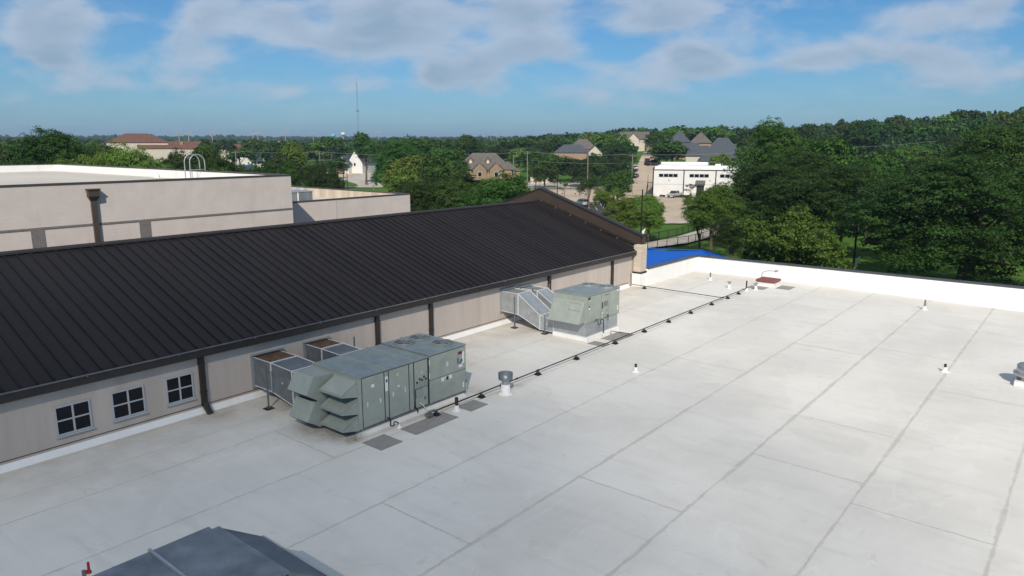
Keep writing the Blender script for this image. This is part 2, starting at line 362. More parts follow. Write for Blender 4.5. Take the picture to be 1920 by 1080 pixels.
cpb = MB().hexa([(53.14, 24.56, ptz(24.6)), (53.62, 24.56, ptz(24.6)), (53.62, -14, ptz(-14)), (53.14, -14, ptz(-14)), (53.14, 24.56, ptz(24.6)+.13), (53.62, 24.56, ptz(24.6)+.09), (53.62, -14, ptz(-14)+.09), (53.14, -14, ptz(-14)+.13)])
cpb.obj('coping', M['coping'], fb, w=True, bevel=.01)
MB().hexa([(45.26, 24.57, 1.17), (53.64, 24.57, 1.115), (53.64, 25.03, 1.115), (45.26, 25.03, 1.17), (45.26, 24.57, 1.30), (53.64, 24.57, 1.245), (53.64, 25.03, 1.205), (45.26, 25.03, 1.26)]).obj('coping', M['coping'], fb, w=True, bevel=.01)
for k in range(9): MB().box(53.13, 53.63, 21-k*3.6, 21.05-k*3.6, ptz(21-k*3.6)+.10, ptz(21-k*3.6)+.139).obj('coping_joint', M['bronze'], fb, w=True)
# wall base flashing strip: a slope up the wall
MB().prism([(25.26, -.02), (25.37, .14), (25.42, .20), (25.45, .20), (25.45, -.02)], 0, -30, 43.9).obj('base_flashing', M['white'], fb, w=True)
MB().prism([(25.439, .285), (25.425, .285), (25.425, .305), (25.439, .305)], 0, -30, 43.9).obj('termination_bar', M['rake'], fb, w=True)
# cross laps between membrane sheets
random.seed(5)
M['lapm'] = mat('dirty lap edge', (.58, .555, .505), .7, 0, .12, 6, coord='World', col2=(.42, .385, .33))
for i, (x, k) in enumerate([(22.1, 1), (17.1, 2), (20.6, 0), (30.4, 3), (13.2, 5), (26.5, 1), (33.0, 0), (36.5, 2), (41, 4), (12.2, 3), (38.2, 1), (45.6, 3), (30.8, 5)]):
    y0 = 1.1+3.43*k; w = .02; wob = MB(); n = 12; vs = []
    for j in range(n+1):
        yy_ = y0 + 3.43*j/n; dx = .012*math.sin(j*1.7+i); vs += [(x+dx-w, yy_, .004), (x+dx+w, yy_, .004)]
    wob.add(vs, [(2*j, 2*j+1, 2*j+3, 2*j+2) for j in range(n)])
    wob.obj('lap_seam', M['lapm'], fb, w=True)

# ============================================================ hall with the dark standing seam roof
hall = thing('gabled_hall', 'long taupe hall with a dark standing seam metal roof rising beside the white flat roof', 'building', (20, 34, -5.5))
MB().box(-30, 44.9, 25.44, 42.9, -5.5, 2.46).obj('wall', M['wall'], hall, w=True)
EY, EZ, RY, RZ = 25.20, 2.56, 34.1, 5.60; SLP = (RZ-EZ)/(RY-EY)
rf = MB()
for s_ in (1, -1):
    def yf(y): return y if s_ == 1 else 2*RY-y
    p = [(-30, yf(EY), EZ), (44.93, yf(EY), EZ), (44.93, RY, RZ), (-30, RY, RZ)]
    rf.quad(*p); rf.quad(*[(a, b, c-.08) for a, b, c in reversed(p)])
    x = -29.9
    while x < 44.8:
        w, hh = .02, .065
        a0, a1 = (x-w, yf(EY+.02), EZ+.004), (x+w, yf(EY+.02), EZ+.004); b0, b1 = (x-w, RY, RZ), (x+w, RY, RZ)
        rf.add([a0, a1, b1, b0, (x-w, yf(EY+.02), EZ+hh), (x+w, yf(EY+.02), EZ+hh), (x+w, RY, RZ+hh), (x-w, RY, RZ+hh)], [(0, 1, 5, 4), (4, 5, 6, 7), (1, 2, 6, 5), (0, 4, 7, 3)])
        x += .47
roof = rf.obj('roof', M['metalroof'], hall, w=True)
MB().prism([(RY-.22, RZ-.02), (RY-.20, RZ+.05), (RY, RZ+.115), (RY+.20, RZ+.05), (RY+.22, RZ-.02)], 0, -30, 44.9).obj('ridge_cap', M['bronze'], hall, w=True)
# eave: gutter face with lighter worn top edge, soffit behind
MB().prism([(25.12, 2.55), (25.10, 2.27), (25.19, 2.21), (25.30, 2.21), (25.30, 2.48), (25.20, 2.55)], 0, -30, 44.6).obj('gutter', M['bronze'], hall, w=True)
lip = MB().box(-30, 44.6, 25.07, 25.115, 2.525, 2.565)
x = -28
while x < 44: lip.box(x-.02, x+.02, 25.055, 25.12, 2.48, 2.58); x += 3.05
lip.obj('gutter_lip', M['drip'], hall, w=True)
MB().quad((-30, 25.30, 2.30), (-30, 25.44, 2.30), (44.6, 25.44, 2.30), (44.6, 25.30, 2.30)).obj('soffit', M['bronze'], hall, w=True)
for i, x in enumerate((4.1-8, 12.58, 21.05, 24.5, 34.45, 41.65)):
    d = MB().box(x-.10, x+.10, 25.30, 25.43, .36 if i not in (1,) else .30, 2.42)
    if i == 1: d.hexa([(x-.10, 25.30, .30), (x+.10, 25.30, .30), (x+.10, 25.43, .30), (x-.10, 25.43, .30), (x-.10, 25.30, .30), (x+.10, 25.30, .30), (x+.10, 25.43, .30), (x-.10, 25.43, .30)]); d.hexa([(x-.10, 24.95, .05), (x+.10, 24.95, .05), (x+.10, 25.05, .02), (x-.10, 25.05, .02), (x-.10, 25.29, .42), (x+.10, 25.29, .42), (x+.10, 25.43, .30), (x-.10, 25.43, .30)])
    for z_ in (.8, 1.9): d.box(x-.125, x+.125, 25.285, 25.43, z_, z_+.04)
    d.obj('downspout', M['bronze'], hall, w=True)
for xa, xb, za in ((7.62, 8.70, .62), (9.36, 10.46, .64), (11.22, 12.24, .66)):
    zb = za+1.0; t = .055; y0 = 25.405
    f = MB().box(xa, xb, y0, 25.45, za, za+t).box(xa, xb, y0, 25.45, zb-t, zb).box(xa, xa+t, y0, 25.45, za+t, zb-t).box(xb-t, xb, y0, 25.45, za+t, zb-t)
    xm, zm = (xa+xb)/2, (za+zb)/2
    f.box(xm-.03, xm+.03, y0+.005, 25.45, za+t, zb-t).box(xa+t, xm-.03, y0+.008, 25.45, zm-.025, zm+.025).box(xm+.03, xb-t, y0+.008, 25.45, zm-.025, zm+.025)
    fo = f.obj('window', M['frame'], hall, w=True)
    MB().hexa([(xa-.04, 25.36, za-.05), (xb+.04, 25.36, za-.05), (xb+.04, 25.445, za-.05), (xa-.04, 25.445, za-.05), (xa-.04, 25.365, za-.015), (xb+.04, 25.365, za-.015), (xb+.04, 25.445, za-.002), (xa-.04, 25.445, za-.002)]).obj('sill', M['frame'], fo, w=True)
    MB().box(xa+t/2, xb-t/2, 25.425, 25.447, za+t/2, zb-t/2).obj('pane', M['glass'], fo, w=True)
# control joints in the stucco
for x in (16.8, 28.9, 38.3): MB().box(x-.012, x+.012, 25.432, 25.45, .4, 2.4).obj('wall_joint', M['frame'], hall, w=True)
# raised rake wall at the gable end
pr = lambda o: [(25.05, 3.50+o), (34.1, 6.50+o), (43.15, 3.50+o)]
top = pr(0); bot = [(43.15, 2.55), (34.1, 5.30), (25.05, 2.55)]
MB().prism(top+bot, 0, 44.95, 45.35).obj('rake_parapet', M['rake'], hall, w=True)
MB().prism([(24.98, 3.46), (34.1, 6.485), (43.22, 3.46), (43.22, 3.58), (34.1, 6.60), (24.98, 3.58)][::-1], 0, 44.90, 45.42).obj('rake_coping', M['bronze'], hall, w=True)
MB().prism([(25.6, 2.88), (34.1, 5.44), (42.6, 2.88), (42.6, 3.04), (34.1, 5.60+.10), (25.6, 3.04)][::-1], 0, 44.86, 44.97).obj('rake_flashing', M['bronze'], hall, w=True)
MB().box(44.99, 45.3, 25.5, 42.9, -5.5, 2.55).obj('gable_wall', M['wall'], hall, w=True)
for k in range(7):
    y = 25.6 + k*1.38; z = EZ+(y-EY)*SLP
    MB().tube([(44.80, y, z+.02), (44.80, y, z+.13), (44.9, y, z+.15)], .018, 6).obj('roof_bracket', M['steel'], hall, w=True)
for x, y, z in ((29, 30, 0), (9.9, 33.3, 0), (14.5, 31.2, 0)):
    pass
MB().box(44.42, 45.28, 24.78, 25.34, 1.05, 2.95).obj('stone_pier', None, hall, w=True).data.materials.append(M['stone'])
MB().box(44.36, 45.34, 24.70, 25.36, .93, 1.05).obj('pier_flashing', M['bronze'], hall, w=True)
MB().box(44.36, 45.25, 24.72, 25.40, -.04, .93).obj('pier_base', M['white'], hall, w=True)
MB().box(44.95, 45.40, 24.95, 25.10, 2.60, 3.48).obj('rake_end', M['rake'], hall, w=True)
# block joints of the stone pier
hs = NT(M['stone']); gs = hs.n('ShaderNodeNewGeometry'); br = hs.n('ShaderNodeTexBrick'); mp = hs.n('ShaderNodeMapping'); mp.inputs['Rotation'].default_value = (math.pi/2, 0, 0)
hs.l(gs.outputs['Position'], mp.inputs[0]); hs.l(mp.outputs[0], br.inputs['Vector']); br.inputs['Scale'].default_value = 1.6; br.inputs['Mortar Size'].default_value = .02
br.inputs['Color1'].default_value = (.62, .52, .42, 1); br.inputs['Color2'].default_value = (.52, .44, .35, 1); br.inputs['Mortar'].default_value = (.36, .30, .24, 1)
hs.l(hs.mix(hs.ss(hs.noise(gs.outputs['Position'], 6), .4, .7, 0, .4), br.outputs['Color'], (.46, .40, .33)), hs.b.inputs['Base Color'])

# ============================================================ rooftop plant
def fan(parent, cx, cy, z, r, mring, w=True):
    f = MB().lathe([(r*1.03, 0), (r*1.03, .05), (r*.96, .065), (r*.93, .05), (r*.93, .012)], (cx, cy, z), 28, cap=False)
    fo = f.obj('fan_shroud', mring, parent, w=True)
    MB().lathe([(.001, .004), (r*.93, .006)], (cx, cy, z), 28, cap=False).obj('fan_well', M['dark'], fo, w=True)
    bl = MB()
    for k in range(4):
        a = k*math.pi/2+.5
        c, s_ = math.cos(a), math.sin(a); c2, s2 = math.cos(a+.75), math.sin(a+.75)
        bl.add([(cx+c*r*.15, cy+s_*r*.15, z+.012), (cx+c*r*.88, cy+s_*r*.88, z+.012), (cx+c2*r*.88, cy+s2*r*.88, z+.035), (cx+c2*r*.2, cy+s2*r*.2, z+.03)], [(0, 1, 2, 3)])
    bl.lathe([(.0, .04), (r*.2, .04), (r*.2, .01)], (cx, cy, z), 12, cap=False)
    bl.obj('fan_blades', M['galvd'], fo, w=True)
    gd = MB()
    for q in (.35, .6, .82): gd.tube([(cx+q*r*math.cos(t*math.pi/12), cy+q*r*math.sin(t*math.pi/12), z+.075+.02*(1-q)) for t in range(25)], .006, 4, cap=False)
    for k in range(8):
        a = k*math.pi/4; gd.tube([(cx+.05*math.cos(a), cy+.05*math.sin(a), z+.10), (cx+r*.97*math.cos(a), cy+r*.97*math.sin(a), z+.065)], .007, 4)
    gd.obj('fan_guard', M['galv'], fo, w=True)
def panel(parent, x0, x1, z0, z1, y, m=None, name='access_panel', label=None, t=.012):
    return MB().box(x0, x1, y-t, y+.01, z0, z1).obj(name, m or M['sage'], parent, w=True, bevel=.004, label=label)
# --- the large unit
U = thing('rooftop_unit', 'large sage green air handler with tiered intake hoods and three fans', 'air conditioner', (17.6, 20.3, 0), group=None)
x0, x1, ya, yb, zt = 14.90, 20.26, 19.05, 21.68, 2.06
MB().box(x0+.08, x1-.05, ya+.1, yb-.05, .0, .14).obj('roof_curb', M['white'], U, w=True)
MB().box(x0+.02, x1-.02, ya+.03, yb-.02, .10, .20).obj('base_rail', M['galvd'], U, w=True)
MB().prism([(ya-.17, .004), (ya-.05, .10), (ya+.02, .11), (ya+.02, .004)], 0, x0-.25, x1-.15).obj('curb_flashing', M['membrane'], U, w=True)
MB().box(x0, x1, ya, yb, .20, zt).obj('cabinet', M['sage'], U, w=True, bevel=.012)
# lids, one per section, with standing edges
secs = [x0-.02, 16.08, 17.44, 18.19, 19.2, x1+.03]
for i, (a, b) in enumerate(zip(secs[:-1], secs[1:])):
    zz = zt+.002 + (.03 if i > 2 else 0)
    MB().box(a+.008, b-.008, ya-.03, yb+.03, zz, zz+.045).obj('lid', M['sagetop'], U, w=True, bevel=.008)
    if i: MB().box(a-.022, a+.022, ya-.035, yb+.035, zz+.03, zz+.085).obj('lid_seam', M['sagetop'] if i > 2 else M['sage'], U, w=True)
# fans
for cx, cy in ((18.78, 21.02), (19.75, 19.85), (19.72, 21.10)): fan(U, cx, cy, zt+.078, .42, M['sagetop'])
# side panels facing the open roof
g = .015
MB().box(x0+.1, x1-.01, ya-.0035, ya+.01, .21, 2.04).obj('panel_gap', M['dark'], U, w=True)
for a, b, c, d in ((x0+.12, 16.00, .23, 2.02), (16.03, 16.20, .23, 2.02), (16.23, 17.18, .23, 2.02), (17.21, 17.42, .23, 2.02), (17.46, 18.14, .98, 2.02), (17.50, 18.14, .23, .96), (18.22, x1-.02, 1.13, 2.05), (18.22, x1-.02, .21, 1.11)):
    panel(U, a+g/2, b-g/2, c, d, ya)
for x, z in ((15.22, 1.03), (15.80, 1.02), (16.40, 1.08), (16.98, 1.10)): # latch handles
    MB().box(x-.024, x+.024, ya-.05, ya-.012, z-.08, z+.10).obj('handle', M['seal'], U, w=True, bevel=.006)
for x in (19.155, 19.215): MB().box(x-.018, x+.018, ya-.045, ya-.012, 1.48, 1.66).obj('handle', M['seal'], U, w=True, bevel=.004)
for (a, b, c, d, m_) in ((15.42, 15.56, 1.60, 1.72, 'label'), (16.05, 16.185, 1.30, 1.84, 'label'), (16.58, 16.72, 1.72, 1.84, 'yellowlabel'), (17.80, 17.88, 1.50, 1.62, 'yellowlabel'),
        (16.63, 16.72, 1.30, 1.37, 'label'), (18.86, 19.02, .92, 1.07, 'label'), (19.06, 19.12, .99, 1.08, 'label'), (19.28, 19.44, .93, 1.08, 'label'), (20.06, 20.13, .38, .60, 'label'), (19.84, 20.06, 1.25, 1.36, 'label'), (20.05, 20.16, 1.38, 1.86, 'label'), (18.225, 18.255, 1.72, 1.95, 'label'), (18.225, 18.255, 1.20, 1.42, 'label')):
    MB().box(a, b, ya-.017, ya-.010, c, d).obj('sticker', M[m_], U, w=True)
MB().prism([(16.118, 1.60), (16.175, 1.68), (16.118, 1.76), (16.062, 1.68)], 1, ya-.021, ya-.015).obj('sticker_mark', M['green'], U, w=True)
MB().box(19.14, 19.25, ya-.018, ya-.01, .93, 1.05).obj('nameplate', M['dark'], U, w=True)
# badge: red square with a pale ring, and a black plate
bd = MB().box(19.80, 19.88, ya-.022, ya-.011, 1.79, 1.90).obj('badge', M['red'], U, w=True)
MB().prism([(19.84+.028*math.cos(t*math.pi/8), 1.845+.034*math.sin(t*math.pi/8)) for t in range(16)], 1, ya-.026, ya-.021).obj('badge_disc', M['hatch'], bd, w=True)
pl_ = MB().box(19.885, 20.03, ya-.022, ya-.011, 1.79, 1.90).obj('badge_plate', M['dark'], U, w=True)
lt = MB(); lx = 19.895
for seg in (((0,1,1,1),(.5,0,.5,1)), ((0,0,0,1),(0,1,.8,1),(.8,1,.8,.5),(0,.5,.8,.5),(.3,.5,.9,0)), ((0,0,.5,1),(.5,1,1,0),(.2,.4,.8,.4)), ((0,0,0,1),(0,1,.9,0),(.9,0,.9,1)), ((0,0,0,1),(0,1,.8,1),(0,.5,.7,.5),(0,0,.8,0))):
    for a, b, c, d in seg: lt.tube([(lx+a*.017, ya-.024, 1.825+b*.04), (lx+c*.017, ya-.024, 1.825+d*.04)], .0022, 4)
    lx += .026
lt.obj('lettering', M['red'], pl_, w=True)
# disconnect switch
MB().box(19.76, 19.84, ya-.04, ya-.01, 1.44, 1.66).obj('disconnect_box', M['galvd'], U, w=True, bevel=.005)
MB().box(19.86, 20.02, ya-.022, ya-.01, 1.38, 1.70).obj('disconnect_plate', M['galv'], U, w=True)
MB().tube([(19.88, ya-.04, 1.42), (19.96, ya-.045, 1.52), (19.99, ya-.045, 1.55)], .013, 6).lathe([(.03, -.02), (.03, .02)], (19.985, ya-.045, 1.545), 10).obj('disconnect_lever', M['black'], U, w=True)
# sight gauges: black discs on stems
for x, z in ((17.58, 1.22), (17.72, 1.33), (17.83, 1.27), (17.94, 1.37), (18.04, 1.27)):
    MB().tube([(x, ya-.02, .96), (x, ya-.02, z)], .008, 5).obj('gauge', M['galvd'], U, w=True)
    c_ = [(x+.036*math.cos(t*math.pi/6), z+.042*math.sin(t*math.pi/6)) for t in range(12)]
    MB().prism(c_, 1, ya-.035, ya-.012).obj('gauge_dial', M['black'], U, w=True)
lv = MB()
for k in range(7): lv.hexa([(17.52, ya-.035, .66+k*.042), (17.86, ya-.035, .66+k*.042), (17.86, ya-.012, .67+k*.042), (17.52, ya-.012, .67+k*.042), (17.52, ya-.015, .69+k*.042), (17.86, ya-.015, .69+k*.042), (17.86, ya-.010, .692+k*.042), (17.52, ya-.010, .692+k*.042)])
lo = lv.obj('louvre', M['sage'], U, w=True); MB().box(17.51, 17.87, ya-.016, ya-.011, .645, .955).obj('louvre_recess', M['dark'], lo, w=True)
MB().box(17.93, 18.04, ya-.02, ya-.011, .46, .58).obj('drain_cover', M['galvd'], U, w=True)
MB().box(17.40, 17.425, ya-.04, ya-.01, .50, 1.02).obj('panel_stop', M['galvd'], U, w=True)
# three tiered rain hoods on the end
for k, zt_ in enumerate((1.96, 1.34, .73)):
    ya1, yb1 = ya+.05, 20.34; xo = 14.17; zo = zt_-.36
    h_ = MB().prism([(x0-.001, zt_), (xo, zo), (xo, zo-.06), (x0-.001, zt_-.585)], 1, ya1, yb1)
    ho = h_.obj('rain_hood', M['sage'], U, w=True, bevel=.006)
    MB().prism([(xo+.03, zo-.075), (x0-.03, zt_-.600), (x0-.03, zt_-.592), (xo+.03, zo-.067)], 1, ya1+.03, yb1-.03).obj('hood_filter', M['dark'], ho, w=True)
    MB().prism([(xo-.018, zo-.012), (xo+.025, zo+.022), (xo+.02, zo+.032), (xo-.024, zo-.002)], 1, ya1-.008, yb1+.008).obj('hood_lip', M['sagetop'], ho, w=True)
    MB().tube([(xo+.0, ya1-.004, zo+.0), (x0-.01, ya1-.004, zt_-.002)], .010, 4).obj('hood_edge', M['galvd'], ho, w=True)
MB().box(x0-.05, x0-.001, ya+.015, ya+.045, .2, 2.02).obj('corner_post', M['sage'], U, w=True)
# exhaust box with two downward hoods
MB().box(14.24, x0-.002, 20.50, yb-.06, .14, 2.0).obj('exhaust_box', M['sage'], U, w=True, bevel=.008)
for za, zb, zc in ((1.44, 2.02, 1.12), (.46, 1.08, .17)):
    ho = MB().prism([(14.238, zb), (14.10, zb+.01), (13.74, za), (14.238, zc)], 1, 20.505, yb-.065).obj('exhaust_hood', M['sage'], U, w=True, bevel=.006)
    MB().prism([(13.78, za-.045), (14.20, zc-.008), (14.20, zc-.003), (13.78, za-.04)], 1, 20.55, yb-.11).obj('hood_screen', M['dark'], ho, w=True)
# drain trap, hose and conduit
MB().tube([(16.08, ya-.03, .30), (16.08, ya-.13, .30), (16.10, ya-.16, .24), (16.10, ya-.17, .03), (16.13, ya-.24, .02), (16.16, ya-.28, .05), (16.16, ya-.28, .16), (16.18, ya-.33, .20), (16.20, ya-.48, .18), (16.21, ya-.52, .06)], .024, 7).obj('condensate_trap', M['black'], U, w=True)
MB().tube([(17.62, ya-.02, .36), (17.62, ya-.10, .42), (17.66, ya-.22, .38), (17.70, ya-.36, .20), (17.62, ya-.50, .06), (17.70, ya-.62, .04)], .02, 6).obj('drain_hose', M['hose'], U, w=True)
MB().tube([(17.42, ya-.01, .30), (17.42, ya-.14, .30), (17.46, ya-.16, .12)], .024, 6).obj('gas_stub', M['black'], U, w=True)
MB().tube([(x1, 19.5, .80), (x1+.12, 19.42, .78), (x1+.22, 19.32, .62), (x1+.25, 19.28, .40)], .035, 7).obj('power_conduit', M['black'], U, w=True)
MB().tube([(x1+.25, 19.28, .42), (x1+.25, 19.28, .0)], .04, 8).obj('conduit_sleeve', M['boot'], U, w=True)

# --- ducts joining units to the wall
def duct(name, label, xa, xb, secs_, mtop, mside, group, lid=None):
    """secs_: list of (y, zbottom, ztop) from the wall to the unit"""
    d = thing(name, label, 'duct', ((xa+xb)/2, secs_[0][0], 0), group=group)
    for i in range(len(secs_)-1):
        (y0, a0, b0), (y1, a1, b1) = secs_[i], secs_[i+1]
        s_ = MB().hexa([(xa, y1, a1), (xb, y1, a1), (xb, y0, a0), (xa, y0, a0), (xa, y1, b1), (xb, y1, b1), (xb, y0, b0), (xa, y0, b0)])
        s_.obj('duct_section', mside if i else M['galv'] if mside is not M['galvd'] else M['galvd'], d, w=True)
        e = .022
        if i == 0 and lid: MB().hexa([(xa+e, y1+e, b1+.002), (xb-e, y1+e, b1+.002), (xb-e, y0-e, b0+.002), (xa+e, y0-e, b0+.002), (xa+e, y1+e, b1+.008), (xb-e, y1+e, b1+.008), (xb-e, y0-e, b0+.008), (xa+e, y0-e, b0+.008)]).obj('duct_lid', lid, d, w=True)
        fl_ = MB()
        for (y, a, b) in ((y1, a1, b1),):
            t = .035; q = .022
            fl_.box(xa-t, xb+t, y-q, y+q, b, b+t).box(xa-t, xb+t, y-q, y+q, a-t, a).box(xa-t, xa, y-q, y+q, a, b).box(xb, xb+t, y-q, y+q, a, b)
        fl_.obj('duct_flange', M['seal'], d, w=True)
        for xx in (xa, xb):                              # sealed long seams at the corners
            for u0, u1 in ((b0, b1), (a0, a1)): MB().tube([(xx, y1, u1), (xx, y0, u0)], .018, 4).obj('sealed_seam', M['seal'], d, w=True)
    y0, a0, b0 = secs_[0]; f = .11
    MB().box(xa-f, xb+f, y0, y0+.05, b0, b0+f).box(xa-f, xb+f, y0, y0+.05, a0-f, a0).box(xa-f, xa, y0, y0+.05, a0, b0).box(xb, xb+f, y0, y0+.05, a0, b0).obj('wall_collar', M['galv'], d, w=True)
    MB().box(xa-f, xb+f, y0-.14, y0, b0+f-.02, b0+f).obj('drip_hood', M['galv'], d, w=True)
    for k in range(1, len(secs_)-1):
        ym = (secs_[k][0]+secs_[k+1][0])/2; zm = sum(secs_[k][1:]+secs_[k+1][1:])/4
        MB().tube([(xa-.012, ym, zm), (xa, ym, zm)], .035, 8).obj('pin_washer', M['seal'], d, w=True)
    return d
g_d = 'sheet metal ducts between the wall and the units'
duct('supply_duct', 'rust lidded grey duct from the wall to the large unit, the one nearer the windows', 14.72, 15.92, [(25.39, .48, 1.66), (24.15, .48, 1.66), (22.75, .22, 1.60), (21.72, .20, 1.50)], None, M['galvd'], g_d, M['rust'])
duct('return_duct', 'rust lidded grey duct to the large unit, the one farther from the windows', 17.15, 18.25, [(25.39, .55, 1.66), (24.25, .55, 1.66), (23.0, .50, 1.62), (21.72, .45, 1.56)], None, M['galvd'], g_d, M['rust'])
duct('supply_duct', 'bright galvanised duct sloping steeply down from wall to the smaller unit, seen whole', 30.00, 31.10, [(25.39, .78, 1.90), (24.2, .74, 1.90), (22.7, .16, .92), (21.78, .14, .82)], None, M['galv'], g_d)
duct('return_duct', 'bright galvanised duct sloping down to the smaller unit, half hidden behind the other one', 31.72, 32.72, [(25.39, .80, 1.80), (24.2, .76, 1.80), (22.7, .16, .92), (21.78, .14, .82)], None, M['galv'], g_d)
def strut(x, y, ht, label):
    t = thing('duct_support', label, 'support post', (x, y, 0), group='strut posts under the ducts')
    MB().box(-.025, .025, -.025, .025, .02, ht).obj('post', M['galvd'], t)
    MB().box(-.16, .16, -.16, .16, .004, .03).obj('base_plate', M['pipe'], t)
    MB().box(-.06, .06, -.06, .06, .03, .10).obj('shoe', M['galvd'], t)
strut(14.30, 23.82, 1.72, 'tall grey strut post standing clear in front of the rust lidded duct')
strut(16.25, 23.9, 1.95, 'grey strut post between the two rust lidded ducts')
strut(18.55, 23.9, 1.95, 'grey strut post on the far side of the second rust lidded duct')
strut(29.82, 24.32, 1.75, 'grey strut post beside the flat section of the bright duct, near the wall')
strut(29.88, 22.28, 1.02, 'short grey strut post beside the low end of the bright duct')
strut(31.42, 24.3, 2.0, 'grey strut post between the two bright ducts')
strut(32.98, 24.3, 2.0, 'grey strut post rising behind the farther bright duct')

# --- the smaller unit on a tall galvanised curb
V = thing('rooftop_unit', 'smaller pale sage air conditioner on a tall galvanised curb, with one big slanted hood', 'air conditioner', (31.5, 20.7, 0))
x0, x1, ya, yb = 29.90, 33.10, 19.67, 21.75
MB().box(x0-.02, x1+.0, ya-.04, yb+.03, .0, .20).obj('roof_curb', M['white'], V, w=True, bevel=.02)
MB().box(x0+.05, x1-.10, ya+.04, yb-.03, .20, .95).obj('curb_adapter', M['galv'], V, w=True)
MB().box(x0+.02, x1-.06, ya+.015, yb, .20, .26).obj('curb_flange', M['seal'], V, w=True)
MB().box(x0, x1, ya, yb, .95, 2.36).obj('cabinet', M['sage'], V, w=True, bevel=.012)
for a, b in ((x0-.02, 32.05), (32.05, x1+.02)): MB().box(a+.006, b-.006, ya-.025, yb+.025, 2.362, 2.41).obj('lid', M['sagetop'], V, w=True, bevel=.008)
for cx, cy in ((32.60, 20.20), (32.45, 21.22)): fan(V, cx, cy, 2.412, .40, M['galv'])
MB().box(x0+.03, x1-.01, ya-.0035, ya+.01, .97, 2.34).obj('panel_gap', M['dark'], V, w=True)
for a, b, c, d in ((x0+.03, 31.25, .98, 2.33), (31.28, 32.02, .98, 2.33), (32.045, x1-.02, .98, 2.33)): panel(V, a, b, c, d, ya)
MB().hexa([(x0-.55, ya+.10, 1.0), (x0-.001, ya+.10, 1.0), (x0-.001, yb-.04, 1.0), (x0-.55, yb-.04, 1.0), (x0-.06, ya+.10, 2.08), (x0-.001, ya+.10, 2.10), (x0-.001, yb-.04, 2.10), (x0-.06, yb-.04, 2.08)]).obj('rain_hood', M['sage'], V, w=True, bevel=.01)
nrm = Vector((-1.08, 0, .49)).normalized(); hp = []
for yy_, t_ in ((ya+.25, .10), (ya+.95, .10), (ya+.95, .42), (ya+.25, .42)):
    q = Vector((x0-.06-.49*t_, yy_, 2.08-1.08*t_)); hp.append(q)
fr_ = MB()
for i in range(4):
    a, b = hp[i]+nrm*.006, hp[(i+1) % 4]+nrm*.006; fr_.tube([a, b], .009, 4)
fr_.obj('hood_hatch_trim', M['galvd'], V, w=True)
for (a, b, c, d, m_) in ((30.02, 30.12, 2.17, 2.29, 'dark'), (30.14, 30.24, 2.18, 2.29, 'dark'), (30.14, 30.22, 2.10, 2.14, 'label'), (30.08, 30.20, 1.66, 1.75, 'label'), (30.10, 30.17, 1.76, 1.85, 'dark'), (32.78, 32.98, 2.22, 2.29, 'label'), (32.88, 32.95, 1.18, 1.42, 'label'), (31.34, 31.43, 1.50, 1.85, 'dark'), (31.35, 31.42, 1.22, 1.30, 'label'), (31.34, 31.40, 1.03, 1.12, 'label'), (31.66, 31.72, 2.16, 2.22, 'dark'), (31.84, 31.90, 2.16, 2.22, 'dark'), (31.78, 31.88, 1.28, 1.38, 'galvd')):
    MB().box(a, b, ya-.019, ya-.011, c, d).obj('sticker', M[m_], V, w=True)
lv = MB()
for k in range(6): lv.box(31.55, 31.92, ya-.03, ya-.016, 1.60+k*.05, 1.625+k*.05)
lo = lv.obj('louvre', M['sage'], V, w=True); MB().box(31.54, 31.93, ya-.018, ya-.011, 1.585, 1.88).obj('louvre_recess', M['dark'], lo, w=True)
MB().tube([(30.75, ya-.01, 1.02), (30.85, ya-.10, 1.02), (30.86, ya-.12, .74), (30.96, ya-.14, .72), (31.02, ya-.14, .78), (31.02, ya-.14, .96), (31.10, ya-.16, .98), (31.26, ya-.18, .96), (31.28, ya-.20, .20)], .022, 6).obj('condensate_line', M['black'], V, w=True)
MB().tube([(31.28, ya-.20, .24), (31.28, ya-.20, .0)], .035, 8).obj('drain_sleeve', M['boot'], V, w=True)
MB().tube([(31.80, ya-.02, 1.12), (31.84, ya-.10, 1.06), (31.84, ya-.10, .80)], .02, 6).tube([(31.62, ya-.02, 1.0), (31.7, ya-.09, .98), (31.9, ya-.09, 1.12)], .015, 5).obj('gas_valve', M['pipe'], V, w=True)
MB().tube([(31.9, ya-.25, .05), (31.9, ya-.25, .22), (32.1, ya-.40, .17), (32.3, 18.36, .16)], .02, 6).obj('gas_branch', M['pipe'], V, w=True)

# --- unit at the lower left edge, seen from above
T = thing('rooftop_unit', 'blue grey topped unit cut off by the lower edge of the photo', 'air conditioner', (4.3, 12.5, 0))
tx0, tx1, ty0, ty1, tz = 1.2, 6.72, 11.18, 13.86, 2.0
MB().box(tx0+.05, tx1-.05, ty0+.05, ty1-.05, 0, .16).obj('roof_curb', M['white'], T, w=True)
MB().box(tx0, tx1, ty0, ty1, .16, tz-.05).obj('cabinet', M['sage'], T, w=True, bevel=.012)
M['lid'] = mat('blue grey unit lid', (.195, .22, .24), .42, .15, .22, 1.3, .12, 8, spec=.5)
M['lid2'] = mat('darker lid paint', (.13, .15, .165), .40, .15, .2, 1.3, .10, 8, spec=.5)
for a, b in ((tx0-.03, 3.0), (3.0, 5.50), (5.50, tx1+.02)): MB().box(a+.006, b-.006, ty0-.03, ty1+.03, tz-.048, tz).obj('lid', M['lid'], T, w=True, bevel=.008)
for a in (3.0, 5.50): MB().box(a-.03, a+.03, ty0-.05, ty1+.05, tz-.01, tz+.055).obj('lid_seam', M['galv'], T, w=True, bevel=.006)
MB().box(tx1+.022, 6.90, ty0-.03, ty1-.10, tz-.06, tz-.015).obj('end_ledge', M['lid'], T, w=True)
